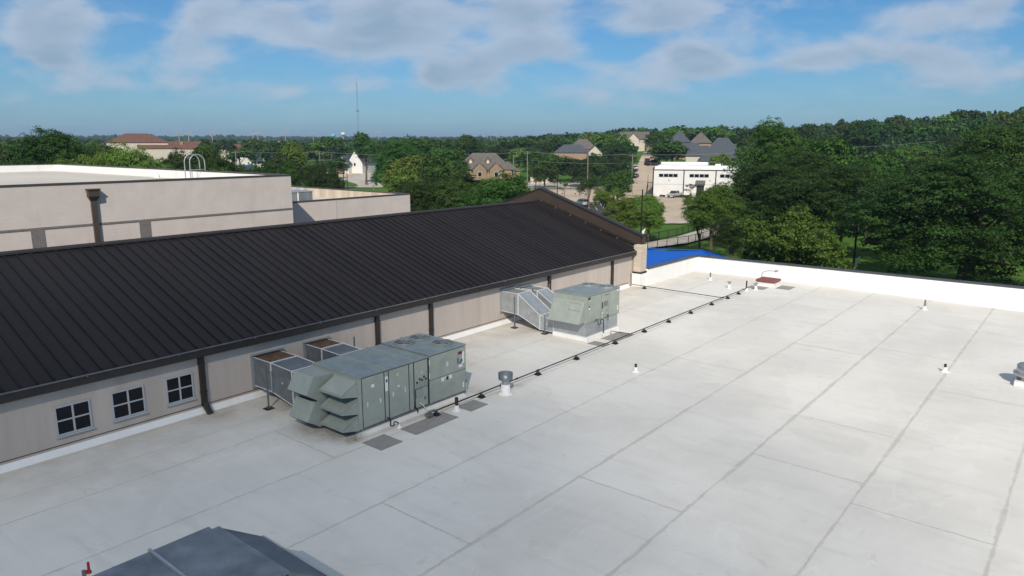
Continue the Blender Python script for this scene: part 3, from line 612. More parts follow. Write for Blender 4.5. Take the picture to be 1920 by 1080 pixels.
MB().hexa([(6.72, ty0-.02, 1.2), (7.52, ty0-.55, 1.2), (7.52, ty1-.75, 1.2), (6.72, ty1-.12, 1.2), (6.88, ty0-.02, tz-.03), (7.50, ty0-.50, 1.72), (7.50, ty1-.78, 1.72), (6.88, ty1-.12, tz-.03)]).obj('rain_hood', M['lid2'], T, w=True)
MB().tube([(7.50, ty0-.50, 1.735), (7.50, ty1-.78, 1.735)], .022, 6).obj('hood_lip', M['galv'], T, w=True)

# ============================================================ small things on the white roof
def pipe_vent(x, y, h, label, r=.055, pm='pipe', bh=.22, br=.11):
    t = thing('pipe_vent', label, 'vent pipe', (x, y, 0), group='small plumbing vents on the white roof')
    MB().lathe([(br*1.9, .004), (br*1.7, .02), (br, .05), (br*.72, bh)], n=16).obj('boot', M['boot'], t, smooth=True)
    MB().lathe([(r, bh-.02), (r, h), (r*.75, h), (r*.75, h-.03)], n=12).obj('pipe', M[pm], t, smooth=False)
pipe_vent(18.74, 18.12, .52, 'brown pipe vent in a white boot beside the large unit and gas pipe', r=.07)
pipe_vent(27.25, 15.25, .36, 'lone dark tipped vent between gas pipe and the open roof centre')
pipe_vent(35.98, 4.60, .36, 'dark tipped vent near the round aluminium exhaust cap')
pipe_vent(49.2, 7.75, .60, 'slim grey vent close to the bright parapet, right of the hatch', r=.05, pm='galvd')
pipe_vent(50.0, 22.0, .58, 'slim grey vent farthest from the viewer, near the parapet corner', r=.05, pm='galvd')
pipe_vent(47.9, 19.65, .42, 'mushroom topped vent just left of the end of the gas pipe', r=.05, pm='galvd', bh=.3)
pipe_vent(48.55, 18.0, .42, 'mushroom topped vent just right of the end of the gas pipe', r=.05, pm='galvd', bh=.3)
for x, y in ((47.9, 19.65), (48.55, 18.0)):
    par = [o for o in COL.objects if o.name.startswith('pipe_vent') and abs(o.location.x-x) < .01][0]
    MB().lathe([(.05, .40), (.15, .42), (.15, .46), (.08, .50)], n=14).obj('cap', M['steel'], par)
pipe_vent(16.21, 18.53, .16, 'short white drain stub under the large unit trap', r=.03, pm='boot', bh=.10, br=.06)
t = thing('exhaust_flue', 'galvanised flue with a wide cup cap on a white base, beside the gas pipe', 'vent', (21.38, 17.9, 0))
MB().lathe([(.34, .004), (.30, .02), (.20, .05), (.18, .40)], n=24).obj('base', M['boot'], t, smooth=True)
MB().lathe([(.145, .40), (.145, .50), (.20, .60), (.29, .63)], n=24, cap=False).obj('collar', M['galv'], t, smooth=True)
MB().lathe([(.29, .62), (.30, .88), (.285, .88), (.27, .70), (.12, .69), (.0, .74)], n=28, cap=False).obj('cap', M['galvd'], t, smooth=True)
t = thing('roof_exhaust', 'round aluminium exhaust cap on a white square curb at the right edge', 'vent', (36.25, 1.58, 0))
MB().box(-.62, .62, -.45, .45, 0, .20).obj('roof_curb', M['boot'], t, bevel=.02)
MB().lathe([(.42, .20), (.42, .34), (.56, .40), (.57, .52), (.46, .56), (.46, .58), (.47, .80), (.40, .87), (.0, .90)], n=32).obj('cap', M['steel'], t, smooth=True)
# roof hatch
t = thing('roof_hatch', 'low white roof hatch with a brick red lid near the far parapet', 'roof hatch', (50.75, 17.95, 0))
MB().box(-.60, .60, -.62, .62, 0, .30).obj('curb', M['boot'], t, bevel=.015)
MB().box(-.66, .66, -.68, .68, .302, .48).obj('lid', M['hatch'], t, bevel=.03)
t = thing('gooseneck_pipe', 'thin bent pipe with a nozzle rising behind the red hatch', 'pipe', (52.0, 18.9, 0))
MB().tube([(0, 0, 0), (0, 0, .55), (.06, -.08, .70), (.2, -.35, .80), (.35, -.85, .80)], .03, 7).obj('pipe', M['galv'], t)
MB().tube([(.35, -.85, .80), (.36, -.92, .74)], .06, 8).tube([(.35, -.80, .80), (.37, -1.05, .84)], .045, 7).obj('nozzle', M['galvd'], t)
# red topped post at the lower left
t = thing('bollard_post', 'grey post with a red valve handle at the lower left corner', 'post', (5.22, 16.85, 0))
MB().lathe([(.045, 0), (.045, .50)], n=12).obj('post', M['galvd'], t)
MB().tube([(0, 0, .44), (.10, -.02, .46)], .04, 8).lathe([(.055, .40), (.055, .44), (.03, .47), (.03, .66), (.015, .68)], (.10, -.02, 0), 12).obj('valve', M['redpaint'], t)
# walkway pads
def pad(x0, x1, y0, y1, label):
    o = MB().box(-(x1-x0)/2, (x1-x0)/2, -(y1-y0)/2, (y1-y0)/2, .002, .014).obj('walkway_pad', M['pad'], None, loc=((x0+x1)/2, (y0+y1)/2, .002))
    tag(o, label, 'roof pad', 'grey walkway pads laid on the membrane')
pad(14.50, 15.46, 17.52, 18.50, 'grey square pad at the hooded end of the large unit')
pad(16.13, 18.28, 17.58, 18.42, 'long grey pad beneath the condensate trap and gas pipe end')
pad(19.0, 20.0, 17.62, 18.40, 'grey pad just before the cup capped flue')
pad(29.70, 30.36, 18.50, 19.45, 'small grey pad at the corner of the galvanised curb')
pad(30.95, 31.98, 18.55, 19.45, 'grey pad crossed by the gas branch beside the smaller unit')
pad(32.02, 32.78, 18.50, 19.45, 'grey pad farthest along beside the smaller unit')
pad(48.85, 49.95, 17.6, 18.85, 'grey pad on the near side of the red hatch')
pad(49.95, 51.3, 16.2, 17.15, 'grey pad to the right of the red hatch')
# gas pipe
t = thing('gas_pipe', 'long dark gas pipe running on small blocks across the white roof', 'pipe', (17.4, 18.33, 0))
MB().tube([(17.75, 18.36, .20), (47.75, 18.36, .20)], .028, 8).obj('main_run', M['pipe'], t, w=True)
MB().tube([(47.75, 18.36, .18), (47.75, 18.36, .72)], .055, 8).obj('riser', M['rake'], t, w=True)
MB().lathe([(.16, .004), (.10, .03), (.08, .20)], (47.75, 18.36, 0), 14).obj('riser_boot', M['boot'], t, w=True)
MB().tube([(43.85, 18.38, .18), (44.1, 25.20, .18), (44.12, 25.3, .22), (44.12, 25.34, .95)], .024, 8).obj('branch_run', M['pipe'], t, w=True)
MB().tube([(17.55, 18.40, .10), (17.55, 18.40, .24), (17.80, 18.36, .24), (17.85, 18.36, .20)], .045, 8).box(17.42, 17.66, 18.28, 18.50, .08, .18).obj('regulator', M['galvd'], t, w=True)
MB().tube([(24.05, 18.36, .2), (24.25, 18.36, .2)], .045, 8).tube([(22.6, 18.36, .2), (22.75, 18.36, .2)], .04, 8).tube([(43.7, 18.36, .2), (44.0, 18.36, .2)], .05, 8).obj('coupling', M['pipe'], t, w=True)
def support(x, y, label, rz=0):
    s_ = thing('pipe_support', label, 'pipe support', (x, y, 0), rz, 'black pyramid blocks carrying the gas pipe')
    MB().hexa([(-.14, -.14, .004), (.14, -.14, .004), (.14, .14, .004), (-.14, .14, .004), (-.06, -.06, .12), (.06, -.06, .12), (.06, .06, .12), (-.06, .06, .12)]).obj('block', M['black'], s_, bevel=.01)
    MB().box(-.02, .02, -.06, .06, .12, .175).obj('saddle', M['galvd'], s_)
sup = [(17.9, 'block under the pipe end beside the large unit'), (20.42, 'block between the large unit corner and the cup capped flue'), (24.14, 'first block beyond the cup capped flue'), (27.13, 'second block beyond the cup capped flue'), (30.59, 'block beside the pads of the smaller unit'),
       (33.58, 'first block past the smaller unit'), (36.37, 'second block past the smaller unit'), (39.19, 'third block past the smaller unit'), (42.14, 'block just before the pipe branches'), (44.6, 'block just after the pipe branches'), (46.4, 'last block before the brown riser')]
for x, lb in sup: support(x, 18.36, 'black pyramid ' + lb)
support(44.05, 24.2, 'black pyramid block under the branch pipe close to the pier')
# ============================================================ ground, roads
def gmat(name):
    m = mat(name, (.07, .12, .03), .95, spec=.1, coord='World'); h = NT(m); g = h.n('ShaderNodeNewGeometry'); P = g.outputs['Position']
    a = h.noise(P, .05, 8, .65); b = h.noise(P, .6, 8, .7); c = h.noise(P, 5, 4, .7)
    col = h.mix(h.ss(a, .35, .7), (.055, .135, .016), (.095, .17, .026))
    col = h.mix(h.ss(b, .5, .8, 0, .45), col, (.12, .13, .045)); col = h.mix(h.ss(c, .45, .8, 0, .35), col, (.035, .075, .015))
    h.l(col, h.b.inputs['Base Color'])
    bp = h.n('ShaderNodeBump'); bp.inputs['Strength'].default_value = .6; bp.inputs['Distance'].default_value = .2
    h.l(c, bp.inputs['Height']); h.l(bp.outputs[0], h.b.inputs['Normal']); return m
M['grass'] = gmat('lawn')
vs, fs = [], []; na = 181; rs_ = [0.0]; r = 12.
while r < 6000: rs_.append(r); r *= 1.028
for r in rs_[1:]:
    for k in range(na):
        a = R_(39.4 + 60 - 120*k/(na-1)); x, y = r*math.cos(a), r*math.sin(a); vs.append((x, y, gz(x, y)))
for i in range(len(rs_)-2):
    for k in range(na-1): fs.append((i*na+k, i*na+k+1, (i+1)*na+k+1, (i+1)*na+k))
# behind the viewer the land goes on
far = len(vs)
MBg = MB(); MBg.v = vs; MBg.f = fs
ring = []
for k in range(61):
    a = R_(39.4+60 + 240*k/60)
    for r in (12., 300., 6000.): MBg.v.append((r*math.cos(a), r*math.sin(a), -5.5 if r < 1000 else 7.5))
for k in range(60):
    for j in (0, 1): MBg.f.append((far+k*3+j, far+(k+1)*3+j, far+(k+1)*3+j+1, far+k*3+j+1)[::-1])
o = MBg.obj('ground', M['grass'], None, smooth=True); tag(o, kind='structure')
def drape(name, rows, m, off=.08, nx=8, ny=5):
    b = MB(); pts = []
    for i in range(len(rows)-1):
        for j in range(ny + (1 if i == len(rows)-2 else 0)):
            t = j/ny; r = []
            for k in range(nx+1):
                s_ = k/nx
                xl = rows[i][0][0]*(1-t)+rows[i+1][0][0]*t; yl = rows[i][0][1]*(1-t)+rows[i+1][0][1]*t
                xr = rows[i][1][0]*(1-t)+rows[i+1][1][0]*t; yr = rows[i][1][1]*(1-t)+rows[i+1][1][1]*t
                p = onground(xl*(1-s_)+xr*s_, yl*(1-s_)+yr*s_); r.append((p.x, p.y, gz(p.x, p.y)+off))
            pts.append(r)
    for r in pts: b.v += r
    n = nx+1
    for i in range(len(pts)-1):
        for k in range(nx): b.f.append((i*n+k, i*n+k+1, (i+1)*n+k+1, (i+1)*n+k))
    o = b.obj(name, m, None, smooth=True); return tag(o, kind='structure')
M['asphalt'] = mat('asphalt', (.055, .055, .057), .9, 0, .15, .4, .2, 6, coord='World')
H = lambda y, a, b: ((a, y), (b, y))
drape('road', [H(352, 560, 720), H(346, 600, 714), H(341, 618, 705), H(335, 645, 700), H(329, 662, 700), H(324, 676, 702)], M['concrete'], .10)
drape('driveway', [H(333, 606, 655), H(326, 606, 676), H(318, 608, 672)], M['tan'], .16)
drape('lawn_verge', [H(350, 628, 672), H(346, 630, 668), H(341, 640, 652)], M['grass'], .2)
drape('road', [H(355, 985, 1185), H(348, 985, 1200), H(340, 985, 1210)], M['concrete'], .14)
drape('plaza', [H(380, 1000, 1200), H(368, 1000, 1200), H(356, 990, 1195)], M['tan'], .12)
drape('parking_lot', [H(408, 1085, 1170), H(394, 1080, 1175), H(380.5, 1075, 1180)], M['asphalt'], .15)
st_up = drape('road', [H(368, 1170, 1236), H(352, 1180, 1229), H(340, 1186, 1226), H(325, 1191, 1226), H(309, 1196, 1233), H(298, 1201, 1229), H(291, 1204, 1224), H(286, 1208, 1218)], M['tan'], .22, 8, 6)
drape('driveway', [H(418, 1208, 1293), H(408, 1212, 1296), H(394, 1222, 1310), H(380, 1230, 1330), H(369, 1225, 1350), H(365.5, 1220, 1350)], M['tan'], .18, 10)
drape('apron', [H(421.5, 1225, 1292), H(417.5, 1235, 1293)], M['concrete'], .24)
drape('footpath', [((1205, 462), (1216, 470)), ((1235, 455), (1250, 466)), ((1269, 448), (1290, 460)), ((1310, 436), (1330, 449)), ((1345, 425), (1362, 440)), ((1375, 418), (1392, 430))], M['concrete'], .35, 3, 5)
drape('road', [H(335, 1610, 1720), H(330, 1612, 1715), H(325.5, 1618, 1700)], M['concrete'], .3)
M['paint'] = mat('parking line paint', (.6, .6, .6), .7, 0, .1, 3)
for k in range(6): 
    a = onground(1092+k*14, 396); b = onground(1086+k*13, 383)
    d = (b-a); w = Vector((d.y, -d.x, 0)).normalized()*.09; z = Vector((0, 0, .26))
    tag(MB().quad(a-w+z, a+w+z, b+w+z, b-w+z).obj('parking_line', M['paint'], None), kind='structure')

# ============================================================ trees
rng = np.random.default_rng(7)
def leafmat(name, dark, light, yel):
    m = bpy.data.materials.new(name); m.use_nodes = True; h = NT(m); t = m.node_tree
    g = h.n('ShaderNodeNewGeometry'); oi = h.n('ShaderNodeObjectInfo')
    n = h.noise(g.outputs['Position'], .35, 4, .6)
    c = h.mix(g.outputs['Random Per Island'], dark, light)
    c = h.mix(h.ss(n, .35, .7, 0, .55), c, yel)
    hs = h.n('ShaderNodeHueSaturation'); h.l(h.m('ADD', h.m('MULTIPLY', oi.outputs['Random'], .05), .475), hs.inputs['Hue'])
    h.l(h.m('ADD', h.m('MULTIPLY', oi.outputs['Random'], .5), .75), hs.inputs['Value']); h.l(c, hs.inputs['Color'])
    h.l(hs.outputs[0], h.b.inputs['Base Color']); h.b.inputs['Roughness'].default_value = .62; h.b.inputs['Specular IOR Level'].default_value = .25
    tr = h.n('ShaderNodeBsdfTranslucent'); h.l(h.mix(.5, hs.outputs[0], (.10, .16, .02)), tr.inputs[0])
    mx = h.n('ShaderNodeMixShader'); mx.inputs[0].default_value = .22; h.l(h.b.outputs[0], mx.inputs[1]); h.l(tr.outputs[0], mx.inputs[2])
    h.l(mx.outputs[0], t.nodes['Material Output'].inputs['Surface']); return m
LM = {'fresh': leafmat('fresh leaves', (.042, .098, .010), (.098, .185, .022), (.090, .155, .018)),
      'oak': leafmat('dark oak leaves', (.016, .040, .005), (.040, .085, .010), (.036, .072, .008)),
      'elm': leafmat('mid green leaves', (.026, .070, .008), (.060, .130, .018), (.060, .112, .014)),
      'lime': leafmat('yellow green leaves', (.070, .125, .014), (.15, .225, .032), (.15, .19, .028)),
      'blue': leafmat('blue green leaves', (.020, .052, .014), (.044, .095, .024), (.040, .078, .016))}
M['bark'] = mat('bark', (.12, .095, .07), .95, 0, .25, 6, .6, 20)
M['palebark'] = mat('pale bark', (.26, .22, .17), .95, 0, .25, 6, .5, 20)
def crown_mesh(name, seed, n, leaf, nl=22, R=5., Hh=3.6, lr=(.26, .44), flat=1., spray=.0, low=-.55, per=40, tuft=.26):
    g = np.random.default_rng(seed)
    d = g.normal(size=(nl, 3)); d /= np.linalg.norm(d, axis=1)[:, None]; d[:, 2] = np.where(d[:, 2] < low, -d[:, 2], d[:, 2])
    rad = g.uniform(.35, .86, nl)[:, None]; sq = np.array([R, R, Hh])
    cen = d*rad*sq; cen[:, :2] *= g.uniform(.8, 1.1, (nl, 1)); lrad = g.uniform(*lr, nl)*R*.82
    w = lrad**2; w /= w.sum(); nt_ = max(60, n//per); idx = g.choice(nl, nt_, p=w)
    v = g.normal(size=(nt_, 3)); v /= np.linalg.norm(v, axis=1)[:, None]
    v[:, 2] = np.where((v[:, 2] < -.2) & (g.random(nt_) < (.6 if low > -.9 else .3)), -v[:, 2], v[:, 2])
    rr = lrad[idx]*(.5+.5*np.sqrt(g.random(nt_)))*(1+.18*np.sin(v[:, 0]*6+idx)*np.cos(v[:, 1]*7+idx*2)+.12*g.normal(size=nt_))
    T = cen[idx] + v*rr[:, None]*np.array([1, 1, .78*flat])          # twig centres; each carries a flat spray of leaves
    ti = np.repeat(np.arange(nt_), per)[:n]; n = len(ti); v = v[ti]; tw = tuft*g.uniform(.55, 1.35, nt_)[ti]
    off = g.normal(size=(n, 3))*np.array([1, 1, .34]); off[:, 2] -= .22*(off[:, 0]**2+off[:, 1]**2)*.5
    P = T[ti] + off*tw[:, None]
    if spray: P[:, 2] -= spray*((P[:, 0]**2+P[:, 1]**2)/R**2)*R*.25
    nrm = v*.6 + g.normal(size=(n, 3))*.5 + np.array([0, 0, .5]); nrm /= np.linalg.norm(nrm, axis=1)[:, None]
    a = np.cross(nrm, g.normal(size=(n, 3))); a /= np.linalg.norm(a, axis=1)[:, None]; b = np.cross(nrm, a)
    s1 = leaf*g.uniform(.55, 1.35, n)[:, None]; s2 = s1*g.uniform(.45, .8, n)[:, None]
    V = np.empty((n, 4, 3)); V[:, 0] = P-a*s1; V[:, 1] = P-b*s2+nrm*s1*.18; V[:, 2] = P+a*s1; V[:, 3] = P+b*s2+nrm*s1*.18
    me = bpy.data.meshes.new(name); me.vertices.add(n*4); me.vertices.foreach_set('co', V.reshape(-1).astype(np.float32))
    me.loops.add(n*4); me.loops.foreach_set('vertex_index', np.arange(n*4, dtype=np.int32))
    me.polygons.add(n); me.polygons.foreach_set('loop_start', np.arange(0, n*4, 4, dtype=np.int32))
    me.update(calc_edges=True); me.materials.append(LM['elm']); return me, cen, lrad
def trunk_mesh(name, cen, seed, hgt=3.6, r0=.34, nlimb=7, m='bark'):
    g = random.Random(seed); b = MB(); lean = (g.uniform(-.3, .3), g.uniform(-.3, .3))
    zc = hgt
    b.tube([(0, 0, -.3), (lean[0]*.2, lean[1]*.2, hgt*.35), (lean[0]*.7, lean[1]*.7, hgt*.8), (lean[0], lean[1], hgt+.6)], [r0*1.35, r0, r0*.8, r0*.55], 8)
    for k in range(min(nlimb, len(cen))):
        c = cen[k]; t = g.uniform(.6, 1.05); s = Vector((lean[0]*t, lean[1]*t, hgt*t)); e = Vector((c[0], c[1], c[2]+hgt+3.4)); mid = s.lerp(e, .5)+Vector((0, 0, .5))
        b.tube([s, mid, e], [r0*.42, r0*.26, r0*.07], 6)
    return b.mesh(name, M[m])
# crown centre sits at height hgt+3.4 (local metres); overall height about hgt+7, width about 10
TV = {}
def variant(key, seed, n, leaf, **k):
    me, cen, lr = crown_mesh('crown', seed, n, leaf, **k); tm = trunk_mesh('trunk', cen, seed, m='palebark' if key == 'sapling' else 'bark')
    V = np.empty(len(me.vertices)*3, dtype=np.float32); me.vertices.foreach_get('co', V); V = V.reshape(-1, 3)
    TV[key] = (me, tm, float(V[:, 2].max()), float(np.percentile(np.hypot(V[:, 0], V[:, 1]), 95.5))*2.0)
for i in range(3): variant('near%d' % i, 11+i, 110000, .066, nl=38+6*i, spray=.3, per=46, tuft=.21)
for i in range(2): variant('big%d' % i, 17+i, 170000, .052, nl=78+10*i, lr=(.18, .34), spray=.5, per=50, tuft=.17, low=-.98)
variant('wisp', 31, 26000, .075, nl=26, lr=(.18, .32), spray=.5, per=30, tuft=.25)
variant('dense', 41, 90000, .098, nl=44, R=5, Hh=4.0, lr=(.26, .40), low=-.9, per=30, tuft=.22)
for i in range(4): variant('mid%d' % i, 51+i, 15000, .17, nl=18+3*i, per=16, tuft=.28)
for i in range(4): variant('far%d' % i, 71+i, 3600, .36, nl=12+2*i, per=8, tuft=.35)
variant('sapling', 91, 4000, .13, nl=14, lr=(.16, .26), per=12, tuft=.2)
def tree(px, d, top, wpx, var, leaf, label, group=None, zoff=0, hmin=3, seed=None, zt=None, wid=None, pos=None, name='tree', crowndrop=1.0):
    p = pos if pos is not None else atd(px, 268, d); base = gz(p.x, p.y)+zoff
    ztop = zt if zt is not None else atd(px, top, d).z
    Ht = max(hmin, ztop-base); W = wid if wid else wpx*d/FOC
    me, tm, zmax, wm = TV[var]; c0 = 3.6+3.4; total = c0+zmax; sz = Ht/total; sx = W/wm
    sz_c = sz
    t = thing(name, label, 'tree', (p.x, p.y, base), (seed if seed is not None else px)*1.7 % 6.28, group)
    c = bpy.data.objects.new('crown', me); COL.objects.link(c); c.parent = t
    k = crowndrop                                   # >1 brings the crown lower to the ground
    c.location = (0, 0, (Ht - zmax*sz_c*k)); c.scale = (sx, sx, sz_c*k)
    if leaf != 'elm': c.material_slots[0].link = 'OBJECT'; c.material_slots[0].material = LM[leaf]
    q = bpy.data.objects.new('trunk', tm); COL.objects.link(q); q.parent = t; q.scale = (sx*.9, sx*.9, sz)
    return t
# right hand side, nearest first
tree(1838, 86, 282, 345, 'big0', 'oak', 'huge dark spreading tree filling the right side beyond the parapet', crowndrop=1.35)
tree(1705, 104, 322, 125, 'near0', 'oak', 'dark tree merging into the left flank of the huge spreading tree', crowndrop=.9)
tree(1915, 112, 203, 190, 'near2', 'elm', 'tallest tree at the right edge, rising above the skyline')
tree(1506, 74, 382, 188, 'dense', 'fresh', 'round bright leaved tree standing just beyond the parapet, in front of the big dark oaks', crowndrop=1.45)
tree(1508, 106, 282, 235, 'big1', 'oak', 'broad dark oak behind the round bright leaved tree', crowndrop=1.15)
tree(1450, 108, 290, 120, 'near0', 'oak', 'dark oak spreading to the right of the white building', crowndrop=1.3)
tree(1592, 108, 300, 120, 'near1', 'oak', 'dark oak behind the lamp post with the white pennant', crowndrop=.95)
tree(1468, 124, 216, 150, 'near1', 'elm', 'tall tree with a ragged top rising highest over the white building side', crowndrop=1.2)
tree(1343, 98, 340, 100, 'near0', 'fresh', 'lighter green tree in front of the white building, pale trunk by the footpath', crowndrop=1.0)
tree(1322, 103, 372, 60, 'wisp', 'elm', 'small wispy tree beside the black footpath fence')
tree(1385, 90, 400, 80, 'near2', 'oak', 'small dark tree leaning behind the footpath end')
tree(1560, 118, 250, 130, 'mid1', 'elm', 'mid green tree just right of the tall ragged one')
tree(1640, 128, 300, 60, 'mid2', 'elm', 'narrow tree seen in the gap before the pale road')
tree(1624, 290, 220, 46, 'mid1', 'blue', 'lone dark tree standing up from the ridge skyline on the right')
# around the street and lot
tree(1185, 118, 360, 100, 'near2', 'lime', 'fresh green tree beside the tall dark lamp post by the stone pier', crowndrop=1.3)
tree(1222, 116, 362, 70, 'near0', 'lime', 'fresh green tree right of the dark lamp post, at the driveway edge', crowndrop=1.3)
tree(1135, 135, 345, 55, 'wisp', 'lime', 'yellow green tree above the end of the brown gable')
tree(1162, 178, 316, 65, 'mid1', 'elm', 'round dark tree at the corner of the uphill street', crowndrop=1.4)
tree(1107, 175, 322, 46, 'wisp', 'elm', 'airy slender tree by the bright road behind the gable', crowndrop=1.1)
tree(1060, 195, 336, 22, 'sapling', 'elm', 'thin sapling near the people on the plaza')
tree(1300, 206, 344, 22, 'sapling', 'blue', 'small bluish street tree against the white building wall')
tree(934, 98, 316, 165, 'near1', 'elm', 'leafy tree right behind the ridge of the dark metal roof', crowndrop=1.4)
tree(868, 106, 330, 135, 'near0', 'elm', 'tree left of the brown gable, behind the metal roof ridge', crowndrop=1.4)
tree(800, 110, 320, 160, 'near2', 'oak', 'dark tree by the end wall of the lower beige building', crowndrop=1.4)
tree(845, 135, 322, 150, 'mid0', 'oak', 'dark tree behind the others in front of the brick house')
tree(985, 128, 352, 80, 'mid2', 'elm', 'low tree at the left foot of the brown gable peak')
tree(754, 185, 258, 100, 'near0', 'elm', 'big rounded tree right of the white gabled house', crowndrop=1.1)
tree(684, 265, 245, 50, 'mid1', 'elm', 'tall round topped tree breaking the skyline near the radio mast')
tree(592, 150, 292, 58, 'near2', 'oak', 'dark upright tree right of the small white building', crowndrop=1.3)
tree(622, 158, 316, 36, 'mid1', 'oak', 'smaller dark tree touching the upright one by the road')
tree(697, 215, 328, 17, 'sapling', 'elm', 'small young tree on the road island')
tree(630, 245, 292, 36, 'mid3', 'oak', 'flat topped tree over the tan driveway')
tree(862, 225, 301, 36, 'mid2', 'oak', 'small dark tree before the brick house left corner')
tree(780, 250, 250, 60, 'mid3', 'elm', 'rounded tree rising behind the big one, left of the brick house')
tree(875, 330, 250, 55, 'mid1', 'elm', 'treetop directly behind the brick house roof')
tree(1155, 250, 262, 78, 'near1', 'blue', 'dense dark tree left of the uphill street', crowndrop=1.4)
tree(1120, 262, 285, 65, 'mid0', 'oak', 'dark tree in front of the grey roofed twin house', crowndrop=1.4)
tree(1040, 262, 286, 78, 'mid2', 'elm', 'leafy tree behind the low pale wall', crowndrop=1.4)
tree(1075, 262, 290, 65, 'mid3', 'oak', 'tree in the row beyond the lawn, below the grey roofs', crowndrop=1.4)
tree(1022, 242, 300, 58, 'mid0', 'elm', 'leafy tree standing left of the low pale garden wall', crowndrop=1.4)
tree(1092, 244, 296, 56, 'mid1', 'oak', 'dark tree by the utility pole with the transformer', crowndrop=1.4)
tree(1132, 246, 300, 50, 'mid2', 'elm', 'leafy tree at the right end of the row beyond the lawn', crowndrop=1.4)
tree(1005, 275, 280, 71, 'mid1', 'oak', 'dark tree between the brick house and the grey roofs', crowndrop=1.4)
tree(1240, 340, 248, 59, 'mid2', 'elm', 'tall tree at the top of the uphill street', crowndrop=1.4)
tree(1262, 300, 262, 57, 'mid0', 'elm', 'bushy tree above the left corner of the white building', crowndrop=1.4)
tree(1350, 236, 283, 40, 'mid3', 'lime', 'small bright tree behind the white building roof')
# left
tree(78, 118, 234, 165, 'big0', 'oak', 'massive dark oak at the far left skyline', crowndrop=1.3)
tree(8, 135, 268, 90, 'mid2', 'oak', 'dark tree cut by the left edge of the photo')
tree(140, 130, 262, 80, 'near0', 'oak', 'dark tree on the right shoulder of the massive oak', crowndrop=1.3)
tree(190, 112, 258, 115, 'near2', 'lime', 'yellow green tree before the red tiled building', crowndrop=1.3)
tree(252, 108, 264, 130, 'near0', 'lime', 'broad yellow green tree beside the ladder end of the beige building', crowndrop=1.3)
tree(140, 104, 276, 110, 'near2', 'lime', 'low yellow green tree under the massive oak', crowndrop=1.4)
tree(322, 118, 274, 100, 'near1', 'oak', 'dark tree left of the roof ladder hoops', crowndrop=1.3)
tree(372, 150, 268, 80, 'mid1', 'elm', 'mid green treetop behind the roof ladder hoops')
tree(418, 116, 282, 120, 'near0', 'oak', 'dark tree right of the roof ladder hoops', crowndrop=1.3)
tree(478, 112, 288, 110, 'near2', 'oak', 'dark tree by the corner of the taller beige building', crowndrop=1.4)
tree(528, 122, 298, 80, 'near1', 'elm', 'tree filling the corner over the lower beige building', crowndrop=1.4)
tree(545, 215, 262, 50, 'mid0', 'lime', 'light green tree behind the small white building')
tree(20, 104, 300, 120, 'near0', 'oak', 'dark tree just above the left parapet', crowndrop=1.4)
tree(395, 108, 306, 60, 'mid2', 'elm', 'low tree behind the parapet next to the ladder')
# wooded neighbourhood, one by one
occ = [(188, 420, 0, 420), (430, 520, 0, 330), (545, 740, 0, 335), (840, 985, 0, 320), (985, 1240, 0, 300), (1040, 1135, 0, 350), (1165, 1245, 0, 470), (1225, 1430, 0, 290), (1265, 1390, 0, 370), (1425, 1640, 0, 125), (1640, 1960, 0, 140)]
g = random.Random(21); placed = []
lab = {'left': 'green crown in the belt of trees beyond the beige buildings', 'mid': 'green crown among the houses between the brick house and the street', 'right': 'green crown on the wooded slope behind the huge spreading tree'}
cnt = 0
def lab_for(lf, d, z):
    c = {'oak': 'dark green', 'elm': 'mid green', 'fresh': 'fresh bright green', 'blue': 'bluish dark green', 'lime': 'yellow green'}[lf]
    row = 'near row of the' if d < 200 else 'middle of the' if d < 300 else 'far side of the'
    return c + ' crown in the ' + row + {'left': ' tree belt beyond the beige buildings', 'mid': ' trees between brick house and street', 'right': ' wooded slope on the right'}[z]
for d0, d1, n_ in ((135, 200, 34), (200, 300, 60), (300, 430, 130)):
    for k in range(n_*12):
        if n_ == 0: break
        px = g.uniform(-60, 1990); d = math.sqrt(g.uniform(d0**2, d1**2))
        if any(a < px < b and c <= d < e for a, b, c, e in occ): continue
        p = atd(px, 268, d)
        if any((p.x-q[0])**2+(p.y-q[1])**2 < (7.2 if d < 300 else 8.5)**2 for q in placed): continue
        if px < 560 and p.x < 60 and p.y < 100: continue
        placed.append((p.x, p.y)); n_ -= 1; cnt += 1
        z = 'left' if px < 850 else 'mid' if px < 1420 else 'right'
        h_ = g.uniform(9.5, 15) if z != 'mid' else g.uniform(8.5, 13); 
        if z == 'left': h_ = min(h_, 10-(-5) + 4)
        lf = g.choice(['oak', 'elm', 'fresh', 'blue', 'oak', 'lime', 'elm'] if z != 'right' else ['oak', 'elm', 'oak', 'blue', 'elm', 'fresh'])
        v_ = ('mid%d' if d < 260 else 'far%d') % g.randrange(4)
        tree(px, d, 0, 0, v_, lf, lab_for(lf, d, z), 'trees of the wooded neighbourhood, ' + z + ' part', zt=gz(p.x, p.y)+h_, wid=g.uniform(10, 15), seed=g.random()*9, pos=p, crowndrop=1.25)
        if n_ == 0: break
